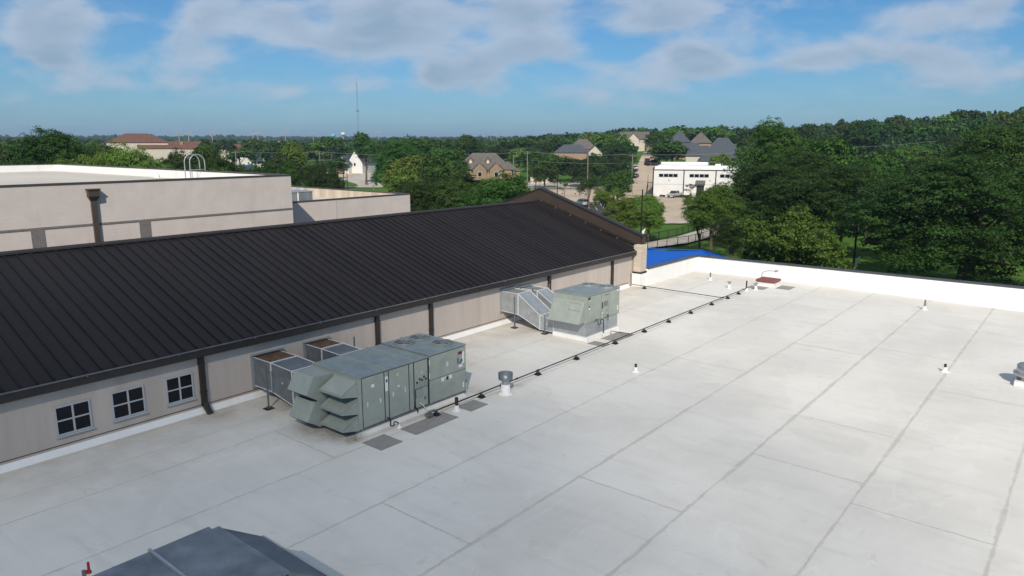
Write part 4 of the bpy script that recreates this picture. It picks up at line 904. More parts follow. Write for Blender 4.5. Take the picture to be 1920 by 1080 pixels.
# distant woodland nobody could count
def woodland(n_, r0, r1, seed, name):
    g = np.random.default_rng(seed); r = np.sqrt(g.uniform(r0**2, r1**2, n_)); a = np.radians(39.4+g.uniform(-46, 46, n_))
    x, y = r*np.cos(a), r*np.sin(a); keep = np.ones(n_, bool)
    px = 960 - np.tan(a-np.radians(39.4))*FOC*math.cos(PITCH)
    keep &= ~((px > 190) & (px < 540) & (r < 560)); keep &= ~((px > 1180) & (px < 1235) & (r < 470))
    x, y, r = x[keep], y[keep], r[keep]; n_ = len(x); z = np.array([gz(x[i], y[i]) for i in range(n_)])
    L_ = 70; sc = g.uniform(.75, 1.35, n_)*(4.6+r/600); hh = g.uniform(5.5, 9.5, n_)*(1+r/6000)
    d = g.normal(size=(n_, L_, 3)); d /= np.linalg.norm(d, axis=2)[:, :, None]; d[:, :, 2] = np.abs(d[:, :, 2])*1.0-.15
    rr = g.uniform(.72, 1.12, (n_, L_, 1))*(1+.25*np.sin(d[:, :, :1]*5+np.arange(n_)[:, None, None]))
    P = d*rr*sc[:, None, None]; P[:, :, 2] *= .8; P += np.stack([x, y, z+hh-1.5], 1)[:, None, :]
    nr = d*.9+g.normal(size=d.shape)*.45; nr /= np.linalg.norm(nr, axis=2)[:, :, None]
    A = np.cross(nr, g.normal(size=d.shape)); A /= np.linalg.norm(A, axis=2)[:, :, None]; B = np.cross(nr, A); s = (sc*.30)[:, None, None]*g.uniform(.6, 1.3, (n_, L_, 1))
    V = np.stack([P-A*s, P-B*s*.8, P+A*s, P+B*s*.8], 2).reshape(-1, 3); m_ = n_*L_
    me = bpy.data.meshes.new(name); me.vertices.add(m_*4); me.vertices.foreach_set('co', V.reshape(-1).astype(np.float32)); me.loops.add(m_*4)
    me.loops.foreach_set('vertex_index', np.arange(m_*4, dtype=np.int32)); me.polygons.add(m_); me.polygons.foreach_set('loop_start', np.arange(0, m_*4, 4, dtype=np.int32))
    me.update(calc_edges=True)
    o = bpy.data.objects.new(name, me); COL.objects.link(o); me.materials.append(LM['wood']); return tag(o, 'unbroken canopy of distant woodland running to the horizon', 'woodland', kind='stuff')
LM['wood'] = leafmat('distant canopy leaves', (.018, .046, .009), (.046, .088, .017), (.040, .075, .012))
woodland(3600, 410, 950, 3, 'distant_woodland'); woodland(3400, 950, 3400, 4, 'distant_woodland')
# understorey shrubs so that crowns do not float over bare lawn
# ============================================================ taller beige building and lower one behind the hall
M['beige'] = mat('beige block wall', (.585, .52, .475), .92, 0, .05, .8, .25, 12, spec=.15, coord='World')
hb = NT(M['beige']); gb = hb.n('ShaderNodeNewGeometry'); sb = hb.n('ShaderNodeSeparateXYZ'); hb.l(gb.outputs['Position'], sb.inputs[0])
zz_ = hb.m('ABSOLUTE', hb.m('SUBTRACT', hb.m('FRACT', hb.m('DIVIDE', sb.outputs[2], .2)), .5))
bc = hb.b.inputs['Base Color'].links[0].from_socket
bc = hb.mix(hb.ss(zz_, .42, .5, 0, .22), bc, (.36, .32, .30)); bc = hb.mix(hb.ss(hb.noise(gb.outputs['Position'], 1, 6, .7, (1.2, 1, .12)), .45, .8, 0, .35), bc, (.40, .35, .31)); hb.l(bc, hb.b.inputs['Base Color'])
M['band'] = mat('grey brick band', (.165, .152, .142), .92, 0, .15, 8, .4, 20, coord='World')
hb = NT(M['band']); gb = hb.n('ShaderNodeNewGeometry'); sb = hb.n('ShaderNodeSeparateXYZ'); hb.l(gb.outputs['Position'], sb.inputs[0])
zz_ = hb.m('ABSOLUTE', hb.m('SUBTRACT', hb.m('FRACT', hb.m('DIVIDE', sb.outputs[2], .1)), .5))
bc = hb.b.inputs['Base Color'].links[0].from_socket; hb.l(hb.mix(hb.ss(zz_, .3, .5, 0, .5), bc, (.30, .28, .26)), hb.b.inputs['Base Color'])
M['copingb'] = mat('bronze coping', (.085, .068, .055), .45, .2, .1, 2)
M['oldroof'] = mat('aged tan membrane', (.56, .52, .45), .85, 0, .1, .15, .2, 3, coord='World', col2=(.47, .43, .37), stretch=(1, .3, 1))
M['stained'] = mat('stained parapet lining', (.56, .48, .38), .85, 0, .2, 1.1, .1, coord='World', stretch=(1, 1, .06), col2=(.37, .30, .225))
B = thing('beige_building', 'taller beige block building with grey brick bands behind the dark metal roof', 'building', (0, 66, -5.5))
X0, X1, Y0, Y1, ZR, ZP = -30, 30, 45, 88, 7.05, 7.72
MB().box(X0, X1, Y0, Y0+.35, -5.5, ZP).box(X1-.35, X1, Y0+.352, Y1-.352, -5.5, ZP).box(X0, X1, Y1-.35, Y1, -5.5, ZP).obj('wall', M['beige'], B, w=True)
MB().box(X0, X1-.36, Y0+.36, Y1-.36, ZR-.3, ZR).obj('roof_membrane', M['oldroof'], B, w=True)
MB().box(X0, X1-.37, Y1-.42, Y1-.352, ZR+.004, ZP-.01).box(X1-.42, X1-.352, Y0+.37, Y1-.43, ZR+.004, ZP-.01).obj('parapet_lining', M['white'], B, w=True)
for a in ((X0, X1+.04, Y0-.04, Y0+.42), (X1-.42, X1+.05, Y0+.425, Y1-.425), (X0, X1+.04, Y1-.42, Y1+.05)): MB().box(*a, ZP, ZP+.09).obj('coping', M['copingb'], B, w=True)
zb_ = 5.32
MB().box(X0, X1+.0, Y0-.025, Y0+.01, zb_, zb_+.13).obj('brick_band', M['band'], B, w=True)
for x in (-3.9, 1.95, 7.8, 13.85, 19.6): MB().box(x-.33, x+.33, Y0-.025, Y0+.01, -5.4, zb_-.002).obj('brick_band', M['band'], B, w=True)
sp_ = MB().box(16.67, 16.96, Y0-.17, Y0-.03, -5.4, 6.95).obj('downspout', M['copingb'], B, w=True)
MB().hexa([(16.65, Y0-.18, 6.75), (16.98, Y0-.18, 6.75), (16.98, Y0-.01, 6.75), (16.65, Y0-.01, 6.75), (16.52, Y0-.34, 7.0), (17.11, Y0-.34, 7.0), (17.11, Y0-.01, 7.0), (16.52, Y0-.01, 7.0)]).box(16.52, 17.11, Y0-.34, Y0-.01, 7.0, 7.36).box(16.47, 17.16, Y0-.39, Y0-.01, 7.36, 7.44).obj('conductor_head', M['copingb'], B, w=True)
# roof furniture of that building
t = thing('roof_ladder', 'grey tubular ladder hoops rising over the parapet of the taller beige building', 'ladder', (29.9, 57.2, ZR))
for y in (-.45, .40):
    MB().tube([(-1.25, y, .0), (-1.25, y, 1.45)] + [(-.63-.62*math.cos(a), y, 1.45+.60*math.sin(a)) for a in [math.pi*k/10 for k in range(1, 10)]] + [(0, y, 1.45), (0, y, -.1)], .042, 6).obj('rail', M['galv'], t)
for z in (.35, .72): MB().tube([(0, -.45, z), (0, .40, z)], .025, 6).obj('rung', M['galv'], t)
MB().tube([(-1.25, -.45, .85), (0, -.45, .85)], .025, 6).obj('side_rail', M['galv'], t)
t = thing('roof_skylight', 'small white curbed vent box far back on the beige building roof', 'roof vent', tuple(atz(145, 317.5, ZR)))
MB().box(-.75, .75, -.6, .6, 0, .35).obj('curb', M['boot'], t); MB().prism([(-.6, .35), (.6, .35), (.5, .55), (-.5, .55)], 1, -.45, .45).obj('dome', M['galv'], t)
for (x, y), lb in (((127, 320.5), 'tiny white vent cone left of the vent box on the beige roof'), ((294, 333), 'tiny white vent cone near the front edge of the beige roof')):
    q = atz(x, y, ZR); t = thing('vent_cone', lb, 'vent', tuple(q)); MB().lathe([(.25, 0), (.12, .2), (.08, .45)], n=12).obj('cone', M['boot'], t)
Bl = thing('low_beige_building', 'lower beige building with stained parapet lining beyond the taller one', 'building', (37, 60, -5.5))
X0, X1, Y0, Y1, ZR, ZP = 30.0, 44.1, 48.0, 67.0, 4.7, 5.52
MB().box(X0, X1, Y0, Y0+.3, -5.5, ZP).box(X1-.3, X1, Y0+.302, Y1-.302, -5.5, ZP).box(X0, X1, Y1-.3, Y1, -5.5, ZP).obj('wall', M['beige'], Bl, w=True)
MB().box(X0+.01, X1-.31, Y0+.31, Y1-.31, ZR-.3, ZR).obj('roof_membrane', M['oldroof'], Bl, w=True)
MB().box(X1-.36, X1-.302, Y0+.32, Y1-.36, ZR+.004, ZP-.01).box(X0, X1-.32, Y1-.36, Y1-.302, ZR+.004, ZP-.01).obj('parapet_lining', M['stained'], Bl, w=True)
for a in ((X0, X1+.04, Y0-.04, Y0+.36), (X1-.36, X1+.05, Y0+.365, Y1-.365), (X0, X1+.04, Y1-.36, Y1+.05)): MB().box(*a, ZP, ZP+.08).obj('coping', M['copingb'], Bl, w=True)
MB().box(36.05, 36.13, Y0-.012, Y0+.01, -5.4, ZP-.02).obj('wall_joint', M['frame'], Bl, w=True)
t = thing('rooftop_unit', 'blue grey air handler sunk behind the parapet of the lower beige building', 'air conditioner', (37.3, 55.2, ZR))
MB().box(-1.9, .8, -1.2, 1.2, .1, 1.12).obj('cabinet', M['lid'], t, bevel=.02); MB().box(-1.95, .85, -1.25, 1.25, 1.12, 1.19).obj('lid', M['galv'], t); MB().box(-.75, -.65, -1.23, -1.19, .12, 1.1).obj('corner_trim', M['white'], t)

# ============================================================ generic houses
def facing(px, d):
    p = atd(px, 268, d); return p, math.atan2(p.y, p.x) - math.pi/2
M['shingle'] = mat('grey brown shingles', (.135, .118, .105), .92, 0, .16, 1.5, .4, 9)
M['shingleb'] = mat('slate blue shingles', (.075, .085, .10), .9, 0, .16, 1.5, .4, 9)
M['tile'] = mat('terracotta tiles', (.17, .08, .055), .85, 0, .25, 1.2, .5, 8)
M['cream'] = mat('cream stucco', (.55, .50, .41), .9, 0, .06, .8)
M['brick'] = mat('tan brick', (.36, .245, .165), .9, 0, .16, 3, .2)
M['stonew'] = mat('golden stone', (.30, .22, .145), .9, 0, .2, 3, .2)
M['whitew'] = mat('white painted wall', (.70, .69, .665), .85, 0, .04, .5)
M['greenroof'] = mat('green metal roof', (.04, .10, .08), .6, 0, .08, 1)
def blockroof(kind, cx, cy, w, d, z, h, ov=.4):
    b = MB(); x0, x1, y0, y1 = cx-w/2-ov, cx+w/2+ov, cy-d/2-ov, cy+d/2+ov; e = .18
    if kind == 'hip':
        if w >= d: a = (d/2+ov)*.92; r0, r1 = (x0+a, cy), (x1-a, cy)
        else: a = (w/2+ov)*.92; r0, r1 = (cx, y0+a), (cx, y1-a)
        v = [(x0, y0, z), (x1, y0, z), (x1, y1, z), (x0, y1, z), (*r0, z+h), (*r1, z+h)]
        b.add(v, [(0, 1, 5, 4), (1, 2, 5), (2, 3, 4, 5), (3, 0, 4), (3, 2, 1, 0)] if w >= d else [(0, 1, 4), (1, 2, 5, 4), (2, 3, 5), (3, 0, 4, 5), (3, 2, 1, 0)])
        b.box(x0, x1, y0, y1, z-e, z-.004)
    elif kind == 'gx':   # ridge along x
        b.prism([(y0, z), (cy, z+h), (y1, z), (y1, z-e), (cy, z+h-e*1.6), (y0, z-e)][::-1], 0, x0, x1)
    elif kind == 'gy':
        b.prism([(x0, z), (cx, z+h), (x1, z), (x1, z-e), (cx, z+h-e*1.6), (x0, z-e)], 1, y0, y1)
    return b
def house(name, label, px, d, blocks, wins=(), turn=0, cat='house', dormers=(), chim=(), zoff=0, group=None):
    p, rz = facing(px, d); t = thing(name, label, cat, (p.x, p.y, gz(p.x, p.y)+zoff), rz+turn, group)
    for (cx, cy, w, dd, z0, wh, rh, kind, wm, rm) in blocks:
        b = MB().box(cx-w/2, cx+w/2, cy-dd/2, cy+dd/2, z0-1.5 if z0 < .1 else z0, z0+wh)
        if kind == 'gy':
            k = .16
            for s_ in (cy-dd/2, cy+dd/2): b.prism([(cx-w/2, z0+wh+.001), (cx+w/2, z0+wh+.001), (cx, z0+wh+rh*(w/(w+.8))-.1)], 1, s_-.0 if s_ < cy else s_-.12, s_+.12 if s_ < cy else s_)
        if kind == 'gx':
            for s_ in (cx-w/2, cx+w/2): b.prism([(cy-dd/2, z0+wh+.001), (cy+dd/2, z0+wh+.001), (cy, z0+wh+rh*(dd/(dd+.8))-.1)], 0, s_-.0 if s_ < cx else s_-.12, s_+.12 if s_ < cx else s_)
        b.obj('wall', M[wm], t)
        if kind != 'flat': blockroof(kind, cx, cy, w, dd, z0+wh+.05, rh).obj('roof', M[rm], t)
        else: MB().box(cx-w/2-.15, cx+w/2+.15, cy-dd/2-.15, cy+dd/2+.15, z0+wh, z0+wh+.35).obj('roof', M[rm], t)
    for (x, y, z, w, h_) in wins:
        f = MB().box(x-w/2-.1, x+w/2+.1, y-.06, y+.05, z-.1, z+h_+.1).obj('window', M['whitew'], t)
        MB().box(x-w/2, x+w/2, y-.09, y-.03, z, z+h_).obj('pane', M['glass'], f)
    for (x, y, z) in dormers:
        dm = MB().box(x-.9, x+.9, y, y+3, z, z+1.9).prism([(x-.9, z+1.901), (x+.9, z+1.901), (x, z+2.9)], 1, y, y+.2).obj('dormer', M['stonew'], t)
        MB().prism([(x-1.2, z+1.75), (x, z+3.15), (x+1.2, z+1.75), (x+1.2, z+1.95), (x, z+3.35), (x-1.2, z+1.95)], 1, y-.25, y+3.4).obj('dormer_roof', M['shingle'], dm)
        MB().box(x-.35, x+.35, y-.06, y+.02, z+.6, z+1.9).obj('pane', M['whitew'], dm)
    for (x, y, z0, z1) in chim: MB().box(x-.6, x+.6, y-.5, y+.5, z0, z1).box(x-.7, x+.7, y-.6, y+.6, z1, z1+.25).obj('chimney', M['brick'], t)
    return t
house('brick_house', 'wide brick house with a brown shingle roof, two dormers and two front gables', 907, 292,
      [(0, 0, 22, 14, 0, 3.6, 6.2, 'hip', 'brick', 'shingle'), (9.5, .6, 9, 11, 0, 3.0, 3.6, 'hip', 'brick', 'shingle'), (-10, .8, 7, 12, 0, 3.4, 3.4, 'gx', 'stonew', 'shingle'),
       (-1.6, -7.4, 5.2, 2.2, 0, 3.6, 3.0, 'gy', 'stonew', 'shingle'), (4.8, -7.4, 5.2, 2.2, 0, 3.6, 3.0, 'gy', 'stonew', 'shingle')],
      [(-1.6, -8.56, 1.0, 1.4, 1.6), (4.8, -8.56, 1.0, 1.4, 1.6), (-8, -5.3, 1.2, 2.2, 1.5), (9, -5.0, 1.0, 1.6, 1.6), (11.4, -5.0, 1.0, 1.2, 1.6)], dormers=[(-5.2, -4.6, 5.0), (1.6, -4.6, 5.0)])
house('white_gabled_house', 'white house with stepped steep gables and slate roofs beside the tan driveway', 664, 325,
      [(3.2, 0, 7, 12, 0, 4.2, 5.6, 'gy', 'whitew', 'shingleb'), (-1.2, -4.5, 6, 9, 0, 3.6, 3.8, 'gy', 'whitew', 'shingleb'), (-3.6, -7, 5, 8, 0, 3.0, 2.8, 'gy', 'brick', 'shingleb')], [(3.2, -6.06, 3.0, .8, 1.2)], turn=-.5)
house('grey_roofed_house', 'house with overlapping grey roofs and a stone gable above the lawn trees', 1085, 345,
      [(2, 6, 13, 10, 0, 5.2, 4.6, 'hip', 'brick', 'shingle'), (-3, -1, 16, 9, 0, 3.6, 3.6, 'hip', 'brick', 'shingleb'), (7.5, -1.5, 6.5, 9, 0, 3.4, 3.6, 'gy', 'cream', 'shingleb')], [(7.5, -6.06, .9, 4.0, 1.3)])
house('cream_house', 'cream gabled house at the top of the uphill street', 1197, 375,
      [(-2, 3, 14, 9, 0, 6.0, 3.6, 'gx', 'cream', 'shingle'), (-2.5, -2.5, 6, 4, 0, 5.6, 3.4, 'gy', 'cream', 'shingle'), (-8, 0, 5, 8, 0, 6.2, 3.2, 'gy', 'whitew', 'shingle'), (7.5, -1, 7, 7, 0, 3.0, 3.0, 'gx', 'stonew', 'shingle')],
      [(-3.4, -4.56, 1, 3.8, 1.5), (-1.6, -4.56, 1, 3.8, 1.5), (-2.5, -4.56, 2.4, .9, 1.6), (7.0, -4.56, 3.6, .2, 2.2)], dormers=[(7.5, -4.0, 3.6)])
house('slate_roofed_house', 'large house with many steep slate blue roofs behind the white building', 1340, 300,
      [(3, 0, 17, 14, 0, 4.2, 8.2, 'hip', 'brick', 'shingleb'), (-6.5, -2, 8, 8, 0, 5.6, 3.8, 'gx', 'cream', 'shingleb'), (-1, -5, 7, 6, 0, 3.6, 3.2, 'gx', 'cream', 'shingleb')], [(-6.5, -6.06, 1.0, 3.4, 1.2)], zoff=-1.0)
house('slate_roofed_house', 'tall brick house with pointed slate and brown roofs, left of the steepest slate roof', 1287, 330,
      [(-3, 0, 9, 9, 0, 7.2, 4.6, 'hip', 'brick', 'shingleb'), (6, 3, 9, 9, 0, 6.8, 4.4, 'hip', 'brick', 'shingle'), (1, -5, 8, 5, 0, 5.0, 1.8, 'gx', 'brick', 'shingleb')], [(-4.5, -4.56, 1.0, 3.6, 1.6), (-1.5, -4.56, 1.0, 3.6, 1.6)], zoff=-.5)
house('tiled_building', 'big cream building with a hipped terracotta roof on the left skyline', 258, 400,
      [(0, 0, 26, 18, 0, 11.8, 4.2, 'hip', 'cream', 'tile'), (9, -9, 18, 8, 0, 9.0, 1.6, 'gx', 'cream', 'tile')], [(-6, -9.06, 2, 8.6, 2), (-2, -9.06, 2, 8.6, 2)], cat='building')
house('tiled_building', 'long low building with a terracotta roof right of the big hipped one', 352, 430,
      [(0, 0, 34, 14, 0, 8.6, 3.8, 'hip', 'cream', 'tile'), (-10, -6, 8, 6, 0, 8.4, 2.2, 'gy', 'cream', 'tile')], [(8, -7.06, 3, 5.6, 2), (12, -7.06, 3, 5.6, 2)], cat='building', chim=[(-3, -3, 9, 12)])
house('tiled_building', 'small terracotta roofed building right of the flat white one', 500, 420, [(0, 0, 22, 12, 0, 6.8, 3.4, 'hip', 'cream', 'tile'), (4, -5, 6, 5, 0, 6.6, 2.2, 'gy', 'cream', 'tile')], cat='building', chim=[(3, 0, 9, 12.2), (6.5, 0, 9, 12.4)])
house('tiled_building', 'farthest terracotta roof, seen small between trees', 446, 470, [(0, 0, 18, 12, 0, 8.0, 3.0, 'hip', 'cream', 'tile')], cat='building')
house('white_flat_building', 'flat roofed white building among trees on the left', 474, 350, [(0, 0, 16, 10, 0, 7.0, 0, 'flat', 'whitew', 'white'), (-1.5, 1, 5, 5, 7.35, 1.2, 0, 'flat', 'whitew', 'white')], [(4, -5.06, 3, 5.0, 1)], cat='building')
house('small_white_building', 'small white building with a grey lean roof, partly behind a dark tree', 545, 190, [(2, 0, 11, 8, 0, 4.4, 1.5, 'gx', 'whitew', 'shingle')], [(3, -4.06, 1, 1.5, 1.4)], cat='building')
house('green_roofed_house', 'house with a green metal roof showing between trees on the right', 1722, 215, [(0, 0, 12, 9, 0, 5.4, 1.6, 'gx', 'cream', 'greenroof')])
house('garden_shed', 'small grey roofed house low behind the big dark trees', 1638, 168, [(0, 0, 7, 6, 0, 3.0, 2.2, 'hip', 'stonew', 'shingle')], cat='shed')
# pale garden walls
def wallseg(pa, da, pb, db, h_, m, label, name='garden_wall', t_=.3):
    a, b = atd(pa, 268, da), atd(pb, 268, db); d = b-a; L_ = math.hypot(d.x, d.y); t = thing(name, label, 'wall', ((a.x+b.x)/2, (a.y+b.y)/2, (gz(a.x, a.y)+gz(b.x, b.y))/2), math.atan2(d.y, d.x))
    MB().box(-L_/2, L_/2, -t_/2, t_/2, -1, h_).obj('wall', M[m], t); MB().box(-L_/2-.05, L_/2+.05, -t_/2-.06, t_/2+.06, h_, h_+.12).obj('cap', M['cream'], t)
wallseg(995, 262, 1031, 262, 2.2, 'cream', 'low pale garden wall beyond the lawn')
wallseg(1628, 168, 1720, 168, 1.0, 'cream', 'pale wall along the road on the right')
wallseg(1626, 166, 1631, 166, 2.6, 'stonew', 'stone gate post at the end of the pale wall', 'gate_post', .7)

# ============================================================ white two storey building
p, rz = facing(1338, 217); z0 = gz(p.x, p.y)
Wb = thing('white_building', 'two storey white building with dark ribbon windows and brown downspouts', 'building', (p.x, p.y, z0), rz)
w2, dp, hh = 16.4, 30, 7.75
wb = MB().box(-w2, w2, 0, dp, -2, hh); wb.obj('wall', M['whitew'], Wb)
MB().box(-w2-.05, w2+.05, -.12, -.002, hh-.05, hh+.18).obj('eave_trim', M['bronze'], Wb)
MB().hexa([(-w2-.05, -.10, hh+.19), (w2+.05, -.10, hh+.19), (w2+.05, 3.0, hh+.19), (-w2-.05, 3.0, hh+.19), (-w2+1.2, 2.4, hh+1.25), (w2+.05, 2.4, hh+1.25), (w2+.05, 3.0, hh+1.25), (-w2+1.2, 3.0, hh+1.25)]).obj('sloped_fascia', M['white'], Wb)
MB().box(-w2, w2, 3.01, dp, hh+.01, hh+.9).obj('roof_membrane', M['white'], Wb); MB().box(-w2, w2, dp-.4, dp+.2, hh+.9, hh+1.6).box(w2-9, w2, 14, 14.4, hh+.9, hh+2.2).obj('rear_parapet', M['white'], Wb)
for x in (-7.8, 1.15, 10.2): MB().box(x-.14, x+.14, -.14, -.002, -.5, hh-.05).obj('downspout', M['bronze'], Wb)
MB().box(-w2, w2, -.03, -.001, 3.62, 3.72).obj('floor_line', M['frame'], Wb)
MB().box(-w2-.5, -w2-.002, 2, dp-4, -1, hh+.6).obj('side_cladding', M['bronze'], Wb)
for xs in ([-14.3, -12.9, -11.55, -10.2], [-5.6, -4.2, -2.8, -1.45], [2.9, 4.3], [11.5, 12.9]):
    for x in xs:
        f = MB().box(x-.66, x+.66, -.06, -.001, 5.72, 6.72).obj('window', M['frame'], Wb); MB().box(x-.58, x+.58, -.09, -.05, 5.80, 6.64).obj('pane', M['glass'], f)
MB().hexa([(-4.4, -1.2, 3.9), (-1.7, -1.2, 3.9), (-1.7, -.04, 3.9), (-4.4, -.04, 3.9), (-4.4, -1.1, 4.05), (-1.7, -1.1, 4.05), (-1.7, -.04, 4.9), (-4.4, -.04, 4.9)]).obj('awning', M['shingle'], Wb)
dr_ = MB().box(-4.1, -2.0, -.06, -.001, -.1, 3.4).obj('door', M['dark'], Wb); MB().box(-2.25, -2.15, -.12, -.06, 1.0, 1.3).obj('handle', M['galv'], dr_)
for x in (-12, -.4): MB().box(x-.2, x+.2, -.2, -.001, 4.85, 5.1).obj('wall_lamp', M['frame'], Wb)
MB().box(-9.2, -7.4, 6, 7.4, hh+.91, hh+1.6).box(-7.2+8, -5.6+8, 6, 7.4, hh+.91, hh+1.7).obj('roof_hatch', M['whitew'], Wb)
st_ = MB()
for k in range(10): st_.box(-w2-2.0, -w2-.55, -1+k*.5, -.6+k*.5, .3+k*.35, .36+k*.35)
st_.tube([(-w2-2, -1, 1.2), (-w2-2, 4, 4.7)], .05, 5).tube([(-w2-2, -1, .2), (-w2-2, 4, 3.7)], .08, 5).tube([(-w2-2, -1, 0), (-w2-2, -1, 1.2)], .05, 5).tube([(-w2-2, 4, 0), (-w2-2, 4, 6.5)], .06, 5).tube([(-w2-.6, 4, 0), (-w2-.6, 4, 4.7)], .06, 5).box(-w2-2, -w2-.55, 3.9, 6, 3.75, 3.82)
st_.obj('outside_stair', M['black'], Wb)
for px, w_, lb in ((1246, .9, 'small round shrub left of the silver pickup'), (1281, 1.6, 'low shrub right behind the silver pickup'), (1291, 1.8, 'low shrub beneath the small bluish tree')):
    q = atd(px, 268, 214); t = thing('shrub', lb, 'shrub', (q.x, q.y, gz(q.x, q.y)), px)
    c = bpy.data.objects.new('foliage', TV['far1'][0]); COL.objects.link(c); c.parent = t; c.scale = (w_/5, w_/5, .14); c.location = (0, 0, .45)
    MB().lathe([(.06, -.2), (.04, .6)], n=6).obj('stem', M['bark'], t)

# ============================================================ blue canopy, fence, lamp posts
q = atd(1270, 268, 66); a = math.atan2(q.y, q.x)-math.pi/2
t = thing('shade_canopy', 'bright blue hipped fabric canopy just past the stone pier and parapet', 'canopy', (q.x, q.y, -5.5), a)
cw, cd, ze, zr = 7.0, 6, 4.25, 6.05; rl = 2.6
def can(z): return [(-cw, -cd, ze+z), (cw-.6, -cd, ze+z), (cw-.6, cd, ze+z), (-cw, cd, ze+z), (-cw+3.5, 0, zr+z), (rl, 0, zr+z)]
def ribgrid(v):       # subdivide the four slopes so the cloth sags slightly
    b = MB()
    for quad in ((v[0], v[1], v[5], v[4]), (v[1], v[2], v[5], v[5]), (v[2], v[3], v[4], v[5]), (v[3], v[0], v[4], v[4])):
        n = 8; o = len(b.v)
        for i in range(n+1):
            for j in range(n+1):
                s_, t_ = i/n, j/n; P = (Vector(quad[0])*(1-s_)+Vector(quad[1])*s_)*(1-t_) + (Vector(quad[3])*(1-s_)+Vector(quad[2])*s_)*t_
                P.z -= .35*math.sin(math.pi*s_)*math.sin(math.pi*t_*.9); b.v.append(tuple(P))
        for i in range(n):
            for j in range(n): b.f.append((o+i*(n+1)+j, o+(i+1)*(n+1)+j, o+(i+1)*(n+1)+j+1, o+i*(n+1)+j+1))
    return b
co = ribgrid(can(0)).obj('fabric', M['blue'], t, smooth=False); sm_ = co.modifiers.new('thick', 'SOLIDIFY'); sm_.thickness = .03
cv = can(.03)
for i_, j_ in ((0, 4), (3, 4), (4, 5), (5, 1), (5, 2)): MB().tube([cv[i_], cv[j_]], .05, 6).obj('hip_seam', M['blue'], t)
for sx in (-cw+.1, cw-.7):
    for sy in (-cd+.1, cd-.1): MB().lathe([(.10, 0), (.10, ze-.05)], (sx, sy, 0), 10).obj('post', M['black'], t)
def fence(pts, h_, label, sp=2.6):
    P = [onground(*q) for q in pts]; t = thing('railing', label, 'fence', tuple(P[0]), group='black railings along the footpath')
    o = P[0]; rl_ = MB(); pk = MB(); pos = []
    for a, b in zip(P[:-1], P[1:]):
        n = max(1, round((b-a).length/sp))
        for k in range(n+ (1 if b is P[-1] else 0)): pos.append(a.lerp(b, k/n))
    pos = [Vector((v.x, v.y, gz(v.x, v.y)+.3)) for v in pos]
    for v in pos: MB().tube([v-o-Vector((0, 0, .4)), v-o+Vector((0, 0, h_))], .06, 6).obj('post', M['black'], t)
    for a, b in zip(pos[:-1], pos[1:]):
        for z in (h_-.04, .12): rl_.tube([a-o+Vector((0, 0, z)), b-o+Vector((0, 0, z))], .045, 5)
        m_ = max(2, int((b-a).length/.24))
        for k in range(1, m_): v = a.lerp(b, k/m_); pk.tube([v-o+Vector((0, 0, .12)), v-o+Vector((0, 0, h_-.05))], .012, 3, cap=False)
    rl_.obj('rails', M['black'], t); x_ = pk.obj('infill', M['black'], t); x_['kind'] = 'stuff'
    return t
fence([(1202, 459), (1235, 453), (1269, 446), (1310, 434), (1345, 423)], 1.25, 'black railing along the far side of the footpath')
fence([(1214, 471), (1250, 467), (1290, 461), (1330, 450), (1362, 441)], 1.25, 'black railing along the near side of the footpath')
fence([(985, 356), (1040, 356), (1100, 356), (1150, 356)], 2.6, 'tall thin black fence between the bright road and the plaza', 6)
def lamp(px, d, top, label, ban, arm=True):
    p = atd(px, 268, d); z0 = gz(p.x, p.y); ht = atd(px, top, d).z - z0; t = thing('lamp_post', label, 'lamp post', (p.x, p.y, z0), math.atan2(p.y, p.x), 'dark parking lot lamp posts')
    MB().lathe([(.22, 0), (.22, .7), (.13, .72), (.09, ht)], n=10).obj('pole', M['black'], t)
    if arm: MB().box(-.15, .15, -.95, -.25, ht-.02, ht+.10).box(-.05, .05, -.3, .05, ht+.0, ht+.06).obj('lamp_head', M['black'], t)
    if ban:
        zb = ban
        MB().hexa([(-.01, -.10, zb), (.01, -.10, zb), (.01, -.12, zb+.1), (-.01, -.12, zb+.1), (-.01, -.12, zb+1.5), (.01, -.12, zb+1.5), (.01, -.62, zb+1.9), (-.01, -.62, zb+1.9)]).obj('pennant', M['label'], t)
    return t
lamp(1208, 104, 355, 'tall dark lamp post with a white pennant, right behind the stone pier', 1.7, False)
lamp(1622, 86, 374, 'dark lamp post with a white pennant on the right hand lawn', 1.6)
lamp(1046, 190, 322, 'thin dark lamp post near the plaza, left one', 0, False)
lamp(1005, 200, 322, 'thin dark lamp post just above the gable peak', 0, False)
lamp(1154, 190, 310, 'thin dark lamp post with a banner by the round dark tree', 3.4, False)
lamp(641, 200, 318, 'thin lamp post on the grassy road island', 0, False); lamp(648, 205, 316, 'second thin lamp post on the grassy road island', 0, False)
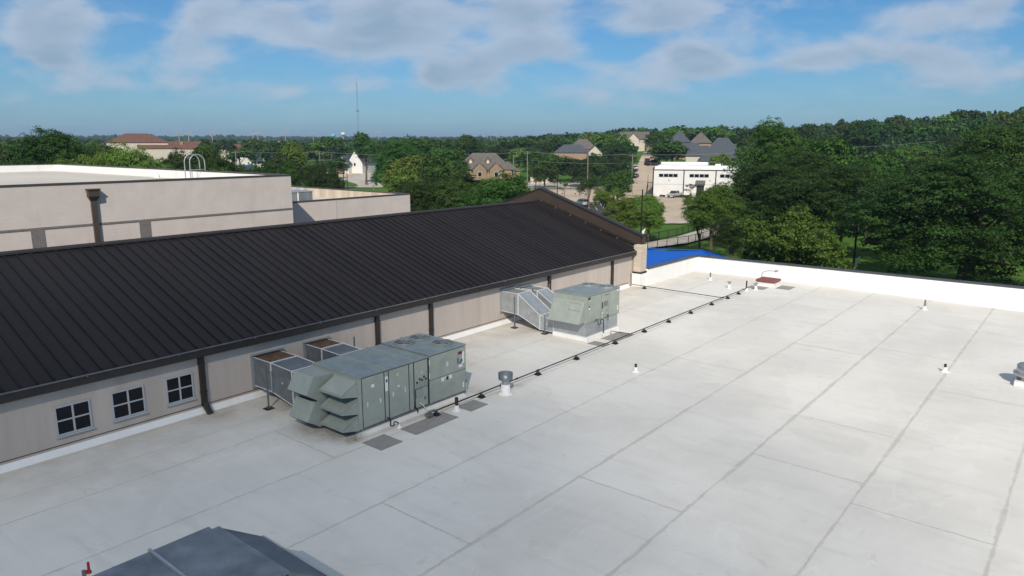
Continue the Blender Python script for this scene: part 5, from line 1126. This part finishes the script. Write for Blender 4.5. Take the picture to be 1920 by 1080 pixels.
# ============================================================ utility poles and wires
M['polewood'] = mat('weathered pole', (.20, .17, .14), .9, 0, .15, 4); M['wire'] = mat('aluminium wire', (.30, .31, .32), .5, .3, .05, 4)
def upole(px, d, top, label, arm=True):
    p = atd(px, 268, d); z0 = gz(p.x, p.y); zt = atd(px, top, d).z; t = thing('utility_pole', label, 'utility pole', (p.x, p.y, z0), math.atan2(p.y, p.x), 'wooden utility poles')
    MB().lathe([(.22, -.3), (.15, zt-z0)], n=8).obj('pole', M['polewood'], t)
    if arm: MB().box(-.07, .07, -1.2, 1.2, zt-z0-.6, zt-z0-.42).obj('crossarm', M['polewood'], t)
    return Vector((p.x, p.y, zt))
P_l = [(440, 235, 283, 'leftmost utility pole, in the trees left of the small white building'), (598, 232, 284, 'utility pole behind the dark upright tree'), (822, 230, 288, 'utility pole left of the brick house'), (989, 230, 284, 'utility pole just right of the brick house'), (1187, 232, 289, 'utility pole beside the uphill street'), (1500, 236, 276, 'utility pole among the big trees right of the white building')]
tops = [upole(*q) for q in P_l]
tops.append(atd(1760, 264, 240))
upole(1103, 222, 286, 'utility pole with a transformer can before the lawn trees'); upole(963, 240, 290, 'short utility pole in front of the brick house end', False)
pp = atd(1103, 268, 222); zz0 = atd(1103, 292, 222).z
[o for o in COL.objects if o.get('label', '') == 'utility pole with a transformer can before the lawn trees'][0]
tr_ = [o for o in COL.objects if o.get('label', '') == 'utility pole with a transformer can before the lawn trees'][0]
MB().lathe([(.28, 0), (.30, .1), (.30, .9), (.2, 1.0)], (0, -.5, zz0-tr_.location.z), 10).obj('transformer', M['frame'], tr_)
for i, (a, b) in enumerate(zip(tops[:-1], tops[1:])):
    wr = thing('power_line', ['overhead wires reaching the leftmost pole', 'overhead wires over the tan driveway', 'overhead wires left of the brick house', 'overhead wires across the brick house roof', 'overhead wires past the grey roofs', 'overhead wires over the white building', ][i] if i < 5 else 'overhead wires lost in the trees on the right', 'wire', tuple(a), group='spans of overhead wire')
    for off, r_ in ((0, .03), (-2.6, .02)):
        pts = [a.lerp(b, k/14)-a + Vector((0, 0, off - 1.0*4*(k/14)*(1-k/14)*(b-a).length/50)) for k in range(15)]
        MB().tube(pts, r_, 4, cap=False).obj('wire', M['wire'], wr)
# ============================================================ skyline: mast, water towers, floodlights, pylons
M['mast'] = mat('pale galvanised mast', (.30, .31, .33), .6, .2, .05, 1)
p = atd(673, 268, 900); zt = atd(673, 143, 900).z; z0 = gz(p.x, p.y); t = thing('radio_mast', 'slender lattice radio mast rising above the treeline', 'radio mast', (p.x, p.y, z0)); ht = zt-z0
lg = [(1.5*math.cos(a), 1.5*math.sin(a)) for a in (0, 2.094, 4.189)]; n = 24
for x, y in lg: MB().tube([(x, y, 0), (x*.35, y*.35, ht*.92)], .10, 5).obj('leg', M['mast'], t)
br_ = MB()
for k in range(n):
    s0, s1 = 1-.65*k/n, 1-.65*(k+1)/n
    for j in range(3):
        a_, b_ = lg[j], lg[(j+1) % 3]; br_.tube([(a_[0]*s0, a_[1]*s0, ht*.92*k/n), (b_[0]*s1, b_[1]*s1, ht*.92*(k+1)/n)], .055, 3, cap=False)
br_.obj('bracing', M['mast'], t); MB().tube([(0, 0, ht*.9), (0, 0, ht)], .1, 4).obj('antenna', M['mast'], t)
for z in (.28, .55): MB().box(-1.7, 1.7, -.4, .4, ht*z, ht*z+1.6).obj('antenna_panels', M['mast'], t)
M['wt'] = mat('pale blue tank paint', (.16, .42, .50), .5, 0, .05, .1); M['ww'] = mat('white tank paint', (.62, .65, .66), .5, 0, .05, .1)
for px, top, bot, w_, m_, lb in ((625, 251, 262, 9.5, 'wt', 'pale blue water tower on the horizon'), (644, 248, 261, 8.5, 'ww', 'white water tower right of the pale blue one')):
    d = 1500; p = atd(px, 268, d); z0 = gz(p.x, p.y); zt = atd(px, top, d).z; R0 = w_*d/FOC/2; H0 = zt-z0
    t = thing('water_tower', lb, 'water tower', (p.x, p.y, z0))
    MB().lathe([(R0*.35, 0), (R0*.30, H0-7.5), (R0*.55, H0-6.4)], n=16).obj('stem', M['mast'], t); MB().lathe([(R0*.5, H0-6.6), (R0*.98, H0-5), (R0, H0-2.2), (R0*.7, H0-.5), (.1, H0)], n=24).obj('tank', M[m_], t, smooth=True)
for i, (px, top, d) in enumerate(((336.6, 247.5, 520), (354.8, 250, 500), (399, 248, 540), (475, 251, 560), (484.5, 249, 540), (536, 248.5, 580), (588, 249.5, 600), (710, 248, 640))):
    p = atd(px, 268, d); z0 = gz(p.x, p.y); h_ = atd(px, top, d).z-z0
    t = thing('floodlight_pole', ['leftmost floodlight mast, right of the terracotta roof', 'floodlight mast beside the leftmost one', 'floodlight mast over the long terracotta roof', 'left one of the closest floodlight pair', 'right one of the closest floodlight pair', 'floodlight mast above the small terracotta roof', 'floodlight mast left of the water towers', 'floodlight mast right of the round topped tree'][i], 'floodlight', (p.x, p.y, z0), math.atan2(p.y, p.x), 'sports field floodlight masts')
    MB().tube([(0, 0, 0), (0, 0, h_)], [.42, .28], 6).obj('pole', M['mast'], t); MB().box(-.2, .2, -1.9, 1.9, h_-.5, h_+.5).obj('lamp_bank', M['mast'], t)
for i, px in enumerate((913, 920, 931, 936, 958, 985, 990, 1005, 1062)):
    d = 700; p = atd(px, 268, d); z0 = gz(p.x, p.y); h_ = atd(px, 252.5+(i*37 % 5)*.7, d).z-z0
    t = thing('skyline_pole', 'thin pale pole standing out over the far treeline', 'pole', (p.x, p.y, z0), group='thin pale poles on the far treeline')
    MB().tube([(0, 0, 0), (0, 0, h_)], [.35, .2], 5).obj('pole', M['mast'], t); MB().box(-.1, .1, -.9, .9, h_-.6, h_-.3).obj('crossarm', M['mast'], t)

# ============================================================ vehicles
M['tyre'] = mat('tyre rubber', (.02, .02, .02), .85, 0, .1, 5); M['carglass'] = mat('car glass', (.015, .018, .02), .08, 0, .05, 1, spec=.7); M['lampc'] = mat('lamp lens', (.55, .55, .52), .2, 0, .05, 1); M['tail'] = mat('tail lamp', (.35, .02, .02), .3, 0, .05, 1); M['rim'] = mat('wheel rim', (.4, .4, .42), .35, .6, .05, 1)
PM = {k: mat('car paint '+k, c, .3, .3, .02, 1, coat=.5) for k, c in {'silver': (.42, .43, .45), 'white': (.7, .7, .7), 'black': (.02, .02, .023), 'red': (.13, .015, .02), 'blue': (.04, .06, .10)}.items()}
def car(px, d, head, kind, paint, label, group=None, pos=None):
    p = onground(px, pos) if pos else atd(px, 268, d)
    t = thing({'pickup': 'pickup_truck', 'suv': 'parked_car', 'sedan': 'parked_car', 'van': 'parked_van'}[kind], label, 'pickup truck' if kind == 'pickup' else 'van' if kind == 'van' else 'car', (p.x, p.y, gz(p.x, p.y)+.24), math.atan2(p.y, p.x)+head, group)
    Lh, Wd, pf, cab = {'pickup': (2.85, .98, [(-2.85, .5), (2.7, .5), (2.85, .75), (2.80, 1.05), (1.5, 1.22), (-2.8, 1.22), (-2.85, 1.0)], [(-.95, 1.22), (1.45, 1.22), (.75, 1.85), (-.80, 1.87)]),
        'suv': (2.35, .93, [(-2.35, .42), (2.3, .42), (2.38, .75), (2.2, 1.0), (1.2, 1.12), (-2.3, 1.15), (-2.38, .8)], [(-2.22, 1.15), (1.25, 1.12), (.55, 1.70), (-2.0, 1.72)]),
        'sedan': (2.3, .9, [(-2.3, .4), (2.25, .4), (2.33, .7), (2.1, .88), (1.0, .98), (-1.6, 1.0), (-2.28, .95)], [(-1.75, 1.0), (1.05, .98), (.35, 1.42), (-1.0, 1.43)]),
        'van': (2.9, 1.05, [(-2.9, .5), (2.8, .5), (2.9, .9), (2.6, 1.3), (1.9, 1.45), (-2.9, 1.45)], [(-2.88, 1.45), (1.95, 1.45), (1.2, 2.45), (-2.8, 2.5)])}[kind]
    body = MB().prism(pf, 1, -Wd, Wd)
    if kind == 'pickup': body.box(-2.75, -1.0, -Wd+.0, -Wd+.12, 1.221, 1.34).box(-2.75, -1.0, Wd-.12, Wd, 1.221, 1.34)
    body.obj('body', PM[paint], t, bevel=.07)
    n = len(cab); iw = Wd-.16; o_ = MB(); b_ = MB()
    def cabv(w0, w1, sh=0): return [(x, (-w0 if z < 1.6 else -w1), z) for x, z in cab]
    lo_ = cab[:2]; hi = cab[2:]
    v = [(lo_[0][0], -Wd+.03, lo_[0][1]), (lo_[1][0], -Wd+.03, lo_[1][1]), (lo_[1][0], Wd-.03, lo_[1][1]), (lo_[0][0], Wd-.03, lo_[0][1]), (hi[1][0], -iw, hi[1][1]), (hi[0][0], -iw, hi[0][1]), (hi[0][0], iw, hi[0][1]), (hi[1][0], iw, hi[1][1])]
    MB().hexa(v).obj('window', M['carglass'], t, bevel=.04)
    MB().hexa([(hi[1][0]-.03, -iw-.02, hi[1][1]-.02), (hi[0][0]+.03, -iw-.02, hi[0][1]-.02), (hi[0][0]+.03, iw+.02, hi[0][1]-.02), (hi[1][0]-.03, iw+.02, hi[1][1]-.02), (hi[1][0], -iw+.05, hi[1][1]+.07), (hi[0][0], -iw+.05, hi[0][1]+.07), (hi[0][0], iw-.05, hi[0][1]+.07), (hi[1][0], iw-.05, hi[1][1]+.07)]).obj('roof', PM[paint], t, bevel=.03)
    for xx in (lo_[0][0]*.45+hi[1][0]*.55+.05, .15, ): 
        for s_ in (-1, 1): MB().hexa([(xx-.07, s_*(Wd-.02)-.02, lo_[0][1]), (xx+.07, s_*(Wd-.02)-.02, lo_[0][1]), (xx+.07, s_*(Wd-.02)+.02, lo_[0][1]), (xx-.07, s_*(Wd-.02)+.02, lo_[0][1]), (xx-.07, s_*(iw+.01)-.02, hi[0][1]), (xx+.07, s_*(iw+.01)-.02, hi[0][1]), (xx+.07, s_*(iw+.01)+.02, hi[0][1]), (xx-.07, s_*(iw+.01)+.02, hi[0][1])]).obj('pillar', PM[paint], t)
    for xx in (-Lh*.62, Lh*.62):
        for s_ in (-1, 1):
            r = .40 if kind in ('pickup', 'van') else .35
            w_ = MB().prism([(xx+r*math.cos(k*math.pi/8), r+r*math.sin(k*math.pi/8)) for k in range(16)], 1, s_*(Wd-.2), s_*(Wd+.03)).obj('wheel', M['tyre'], t)
            MB().prism([(xx+r*.55*math.cos(k*math.pi/8), r+r*.55*math.sin(k*math.pi/8)) for k in range(16)], 1, s_*(Wd+.02), s_*(Wd+.045)).obj('rim', M['rim'], w_)
    for s_ in (-1, 1):
        MB().box(Lh-.12, Lh+.03, s_*(Wd-.35)-.18, s_*(Wd-.35)+.18, .72, .90).obj('headlight', M['lampc'], t); MB().box(-Lh-.03, -Lh+.1, s_*(Wd-.18)-.12, s_*(Wd-.18)+.12, .8, 1.1).obj('taillight', M['tail'], t)
    return t
car(1265, 0, 2.55, 'pickup', 'silver', 'silver pickup parked on the drive before the white building', pos=371.5)
car(1213, 0, 0.05, 'van', 'red', 'dark red boxy van parked on the uphill street', pos=309.5)
car(1224.5, 0, .3, 'suv', 'black', 'black car parked right of the dark red van', pos=308.5)
car(1231, 0, .2, 'suv', 'blue', 'dark car at the street edge above the white building corner', pos=305)
car(1191, 0, .1, 'pickup', 'silver', 'grey pickup parked on the left edge of the uphill street', pos=320)
car(1191, 0, 2.9, 'sedan', 'black', 'black sedan at the street corner beside the round dark tree', pos=335)
car(1092, 0, .45, 'suv', 'white', 'white car in the parking lot behind the brown gable', pos=388)
car(1124, 0, .45, 'suv', 'silver', 'silver car half hidden by trees in the parking lot', pos=378)
car(1140, 0, .45, 'sedan', 'black', 'dark sedan beneath the yellow green tree in the parking lot', pos=386)
# ============================================================ people on the plaza
M['skin'] = mat('skin', (.40, .24, .16), .6, 0, .03, 3); M['hair'] = mat('hair', (.03, .02, .015), .7, 0, .05, 3); M['shirtw'] = mat('white shirt', (.70, .70, .70), .8, 0, .03, 3); M['shirtb'] = mat('black shirt', (.02, .02, .022), .8, 0, .03, 3); M['shorts'] = mat('dark shorts', (.03, .035, .05), .8, 0, .03, 3)
def skin(name, V, E, R, m, parent):
    me = bpy.data.meshes.new(name); me.from_pydata(V, E, []); me.materials.append(m); o = bpy.data.objects.new(name, me); COL.objects.link(o); o.parent = parent
    o.modifiers.new('skin', 'SKIN'); 
    for i, r in enumerate(R): me.skin_vertices[0].data[i].radius = (r, r*.85) if not isinstance(r, tuple) else r
    me.skin_vertices[0].data[0].use_root = True
    o.modifiers.new('sub', 'SUBSURF').levels = 1; return o
def person(px, py, ang, shirt, label, step=.15, arm=.2):
    p = onground(px, py); t = thing('person', label, 'person', (p.x, p.y, gz(p.x, p.y)+.12), math.atan2(p.y, p.x)+ang)
    V = [(0,0,.95), (0,0,1.15), (0,0,1.38), (0,0,1.50), (0,0,1.60), (0.01,0,1.70),
         (0,.10,.90), (step,.11,.50), (step*.6,.11,.08), (step*.6+.16,.12,.04), (0,-.10,.90), (-step*.4,-.11,.50), (-step,-.11,.08), (-step+.16,-.12,.04),
         (0,.19,1.38), (-.03,.26,1.12), (arm,.27,.90), (arm+.06,.27,.82), (0,-.19,1.38), (.02,-.26,1.12), (arm*.7,-.27,.90), (arm*.7+.06,-.27,.82)]
    E = [(0,1),(1,2),(2,3),(3,4),(4,5),(0,6),(6,7),(7,8),(8,9),(0,10),(10,11),(11,12),(12,13),(2,14),(14,15),(15,16),(16,17),(2,18),(18,19),(19,20),(20,21)]
    Rr = [.13,.12,.13,.055,.085,.075,.085,.06,.04,.035,.085,.06,.04,.035,.055,.042,.03,.03,.055,.042,.03,.03]
    skin('body', V, E, Rr, M['skin'], t)
    skin('shirt', [(0,0,.96),(0,0,1.15),(0,0,1.40),(0,.19,1.39),(-.02,.25,1.2),(0,-.19,1.39),(.01,-.25,1.2)], [(0,1),(1,2),(2,3),(3,4),(2,5),(5,6)], [.15,.145,.15,.07,.062,.07,.062], M[shirt], t)
    skin('shorts', [(0,0,.94),(0,.10,.88),(step*.7,.11,.60),(0,-.10,.88),(-step*.3,-.11,.60)], [(0,1),(1,2),(0,3),(3,4)], [.14,.11,.085,.11,.085], M['shorts'], t)
    MB().lathe([(.02, .10), (.08, .07), (.095, .0), (.09, -.04)], (-.02, 0, 1.70), 12).obj('hair', M['hair'], t, smooth=True)
    return t
person(1054, 369, 2.2, 'shirtw', 'person in a white shirt standing leftmost on the plaza')
person(1079, 369, -1.9, 'shirtw', 'person in a white shirt beside the one in black', .1, .35)
person(1087, 371, 1.2, 'shirtb', 'person in a black shirt between two in white', .2, .1)
person(1097, 370.5, 2.8, 'shirtw', 'person in a white shirt right of the one in black', .12, .25)

# ============================================================ air and the cloud that shades the near end of the roof
hz = MB().box(-6200, 6200, -6200, 6200, -9, 96).obj('haze', None, None); tag(hz, 'thin bluish summer haze over the whole landscape', 'haze', kind='stuff')
hm = bpy.data.materials.new('haze air'); hm.use_nodes = True; t_ = hm.node_tree
for n in list(t_.nodes):
    if n.type == 'BSDF_PRINCIPLED': t_.nodes.remove(n)
pv = t_.nodes.new('ShaderNodeVolumePrincipled'); pv.inputs['Color'].default_value = (.58, .76, 1, 1); pv.inputs['Density'].default_value = .00018; pv.inputs['Anisotropy'].default_value = .2
t_.links.new(pv.outputs[0], t_.nodes['Material Output'].inputs['Volume']); hz.data.materials.append(hm)
from mathutils import noise as mnoise
for ci, (ca, cb, cc_, dn) in enumerate(CLOUDS):
    me = bpy.data.meshes.new('cloud'); bm = bmesh.new(); bmesh.ops.create_icosphere(bm, subdivisions=5, radius=1)
    for v in bm.verts:
        k = 1+.18*mnoise.fractal(v.co*1.6+Vector((3+ci, 1, 7)), 1.0, 2.0, 4); v.co = Vector((v.co.x*ca, v.co.y*cb, v.co.z*cc_))*k
    bm.to_mesh(me); bm.free(); co_ = bpy.data.objects.new('cloud', me); COL.objects.link(co_); co_.location = Vector((*CLOUD_AT, 0)) - SUN_TRAVEL*420
    tag(co_, ('thin outer wisp' if ci == 0 else 'denser heart') + ' of a low cloud drifting before the sun behind the viewer', 'cloud', kind='stuff')
    cm = bpy.data.materials.new('cloud vapour'); cm.use_nodes = True; t_ = cm.node_tree
    for n in list(t_.nodes):
        if n.type == 'BSDF_PRINCIPLED': t_.nodes.remove(n)
    pv = t_.nodes.new('ShaderNodeVolumePrincipled'); pv.inputs['Color'].default_value = (.95, .96, 1, 1); pv.inputs['Density'].default_value = dn
    t_.links.new(pv.outputs[0], t_.nodes['Material Output'].inputs['Volume']); me.materials.append(cm)
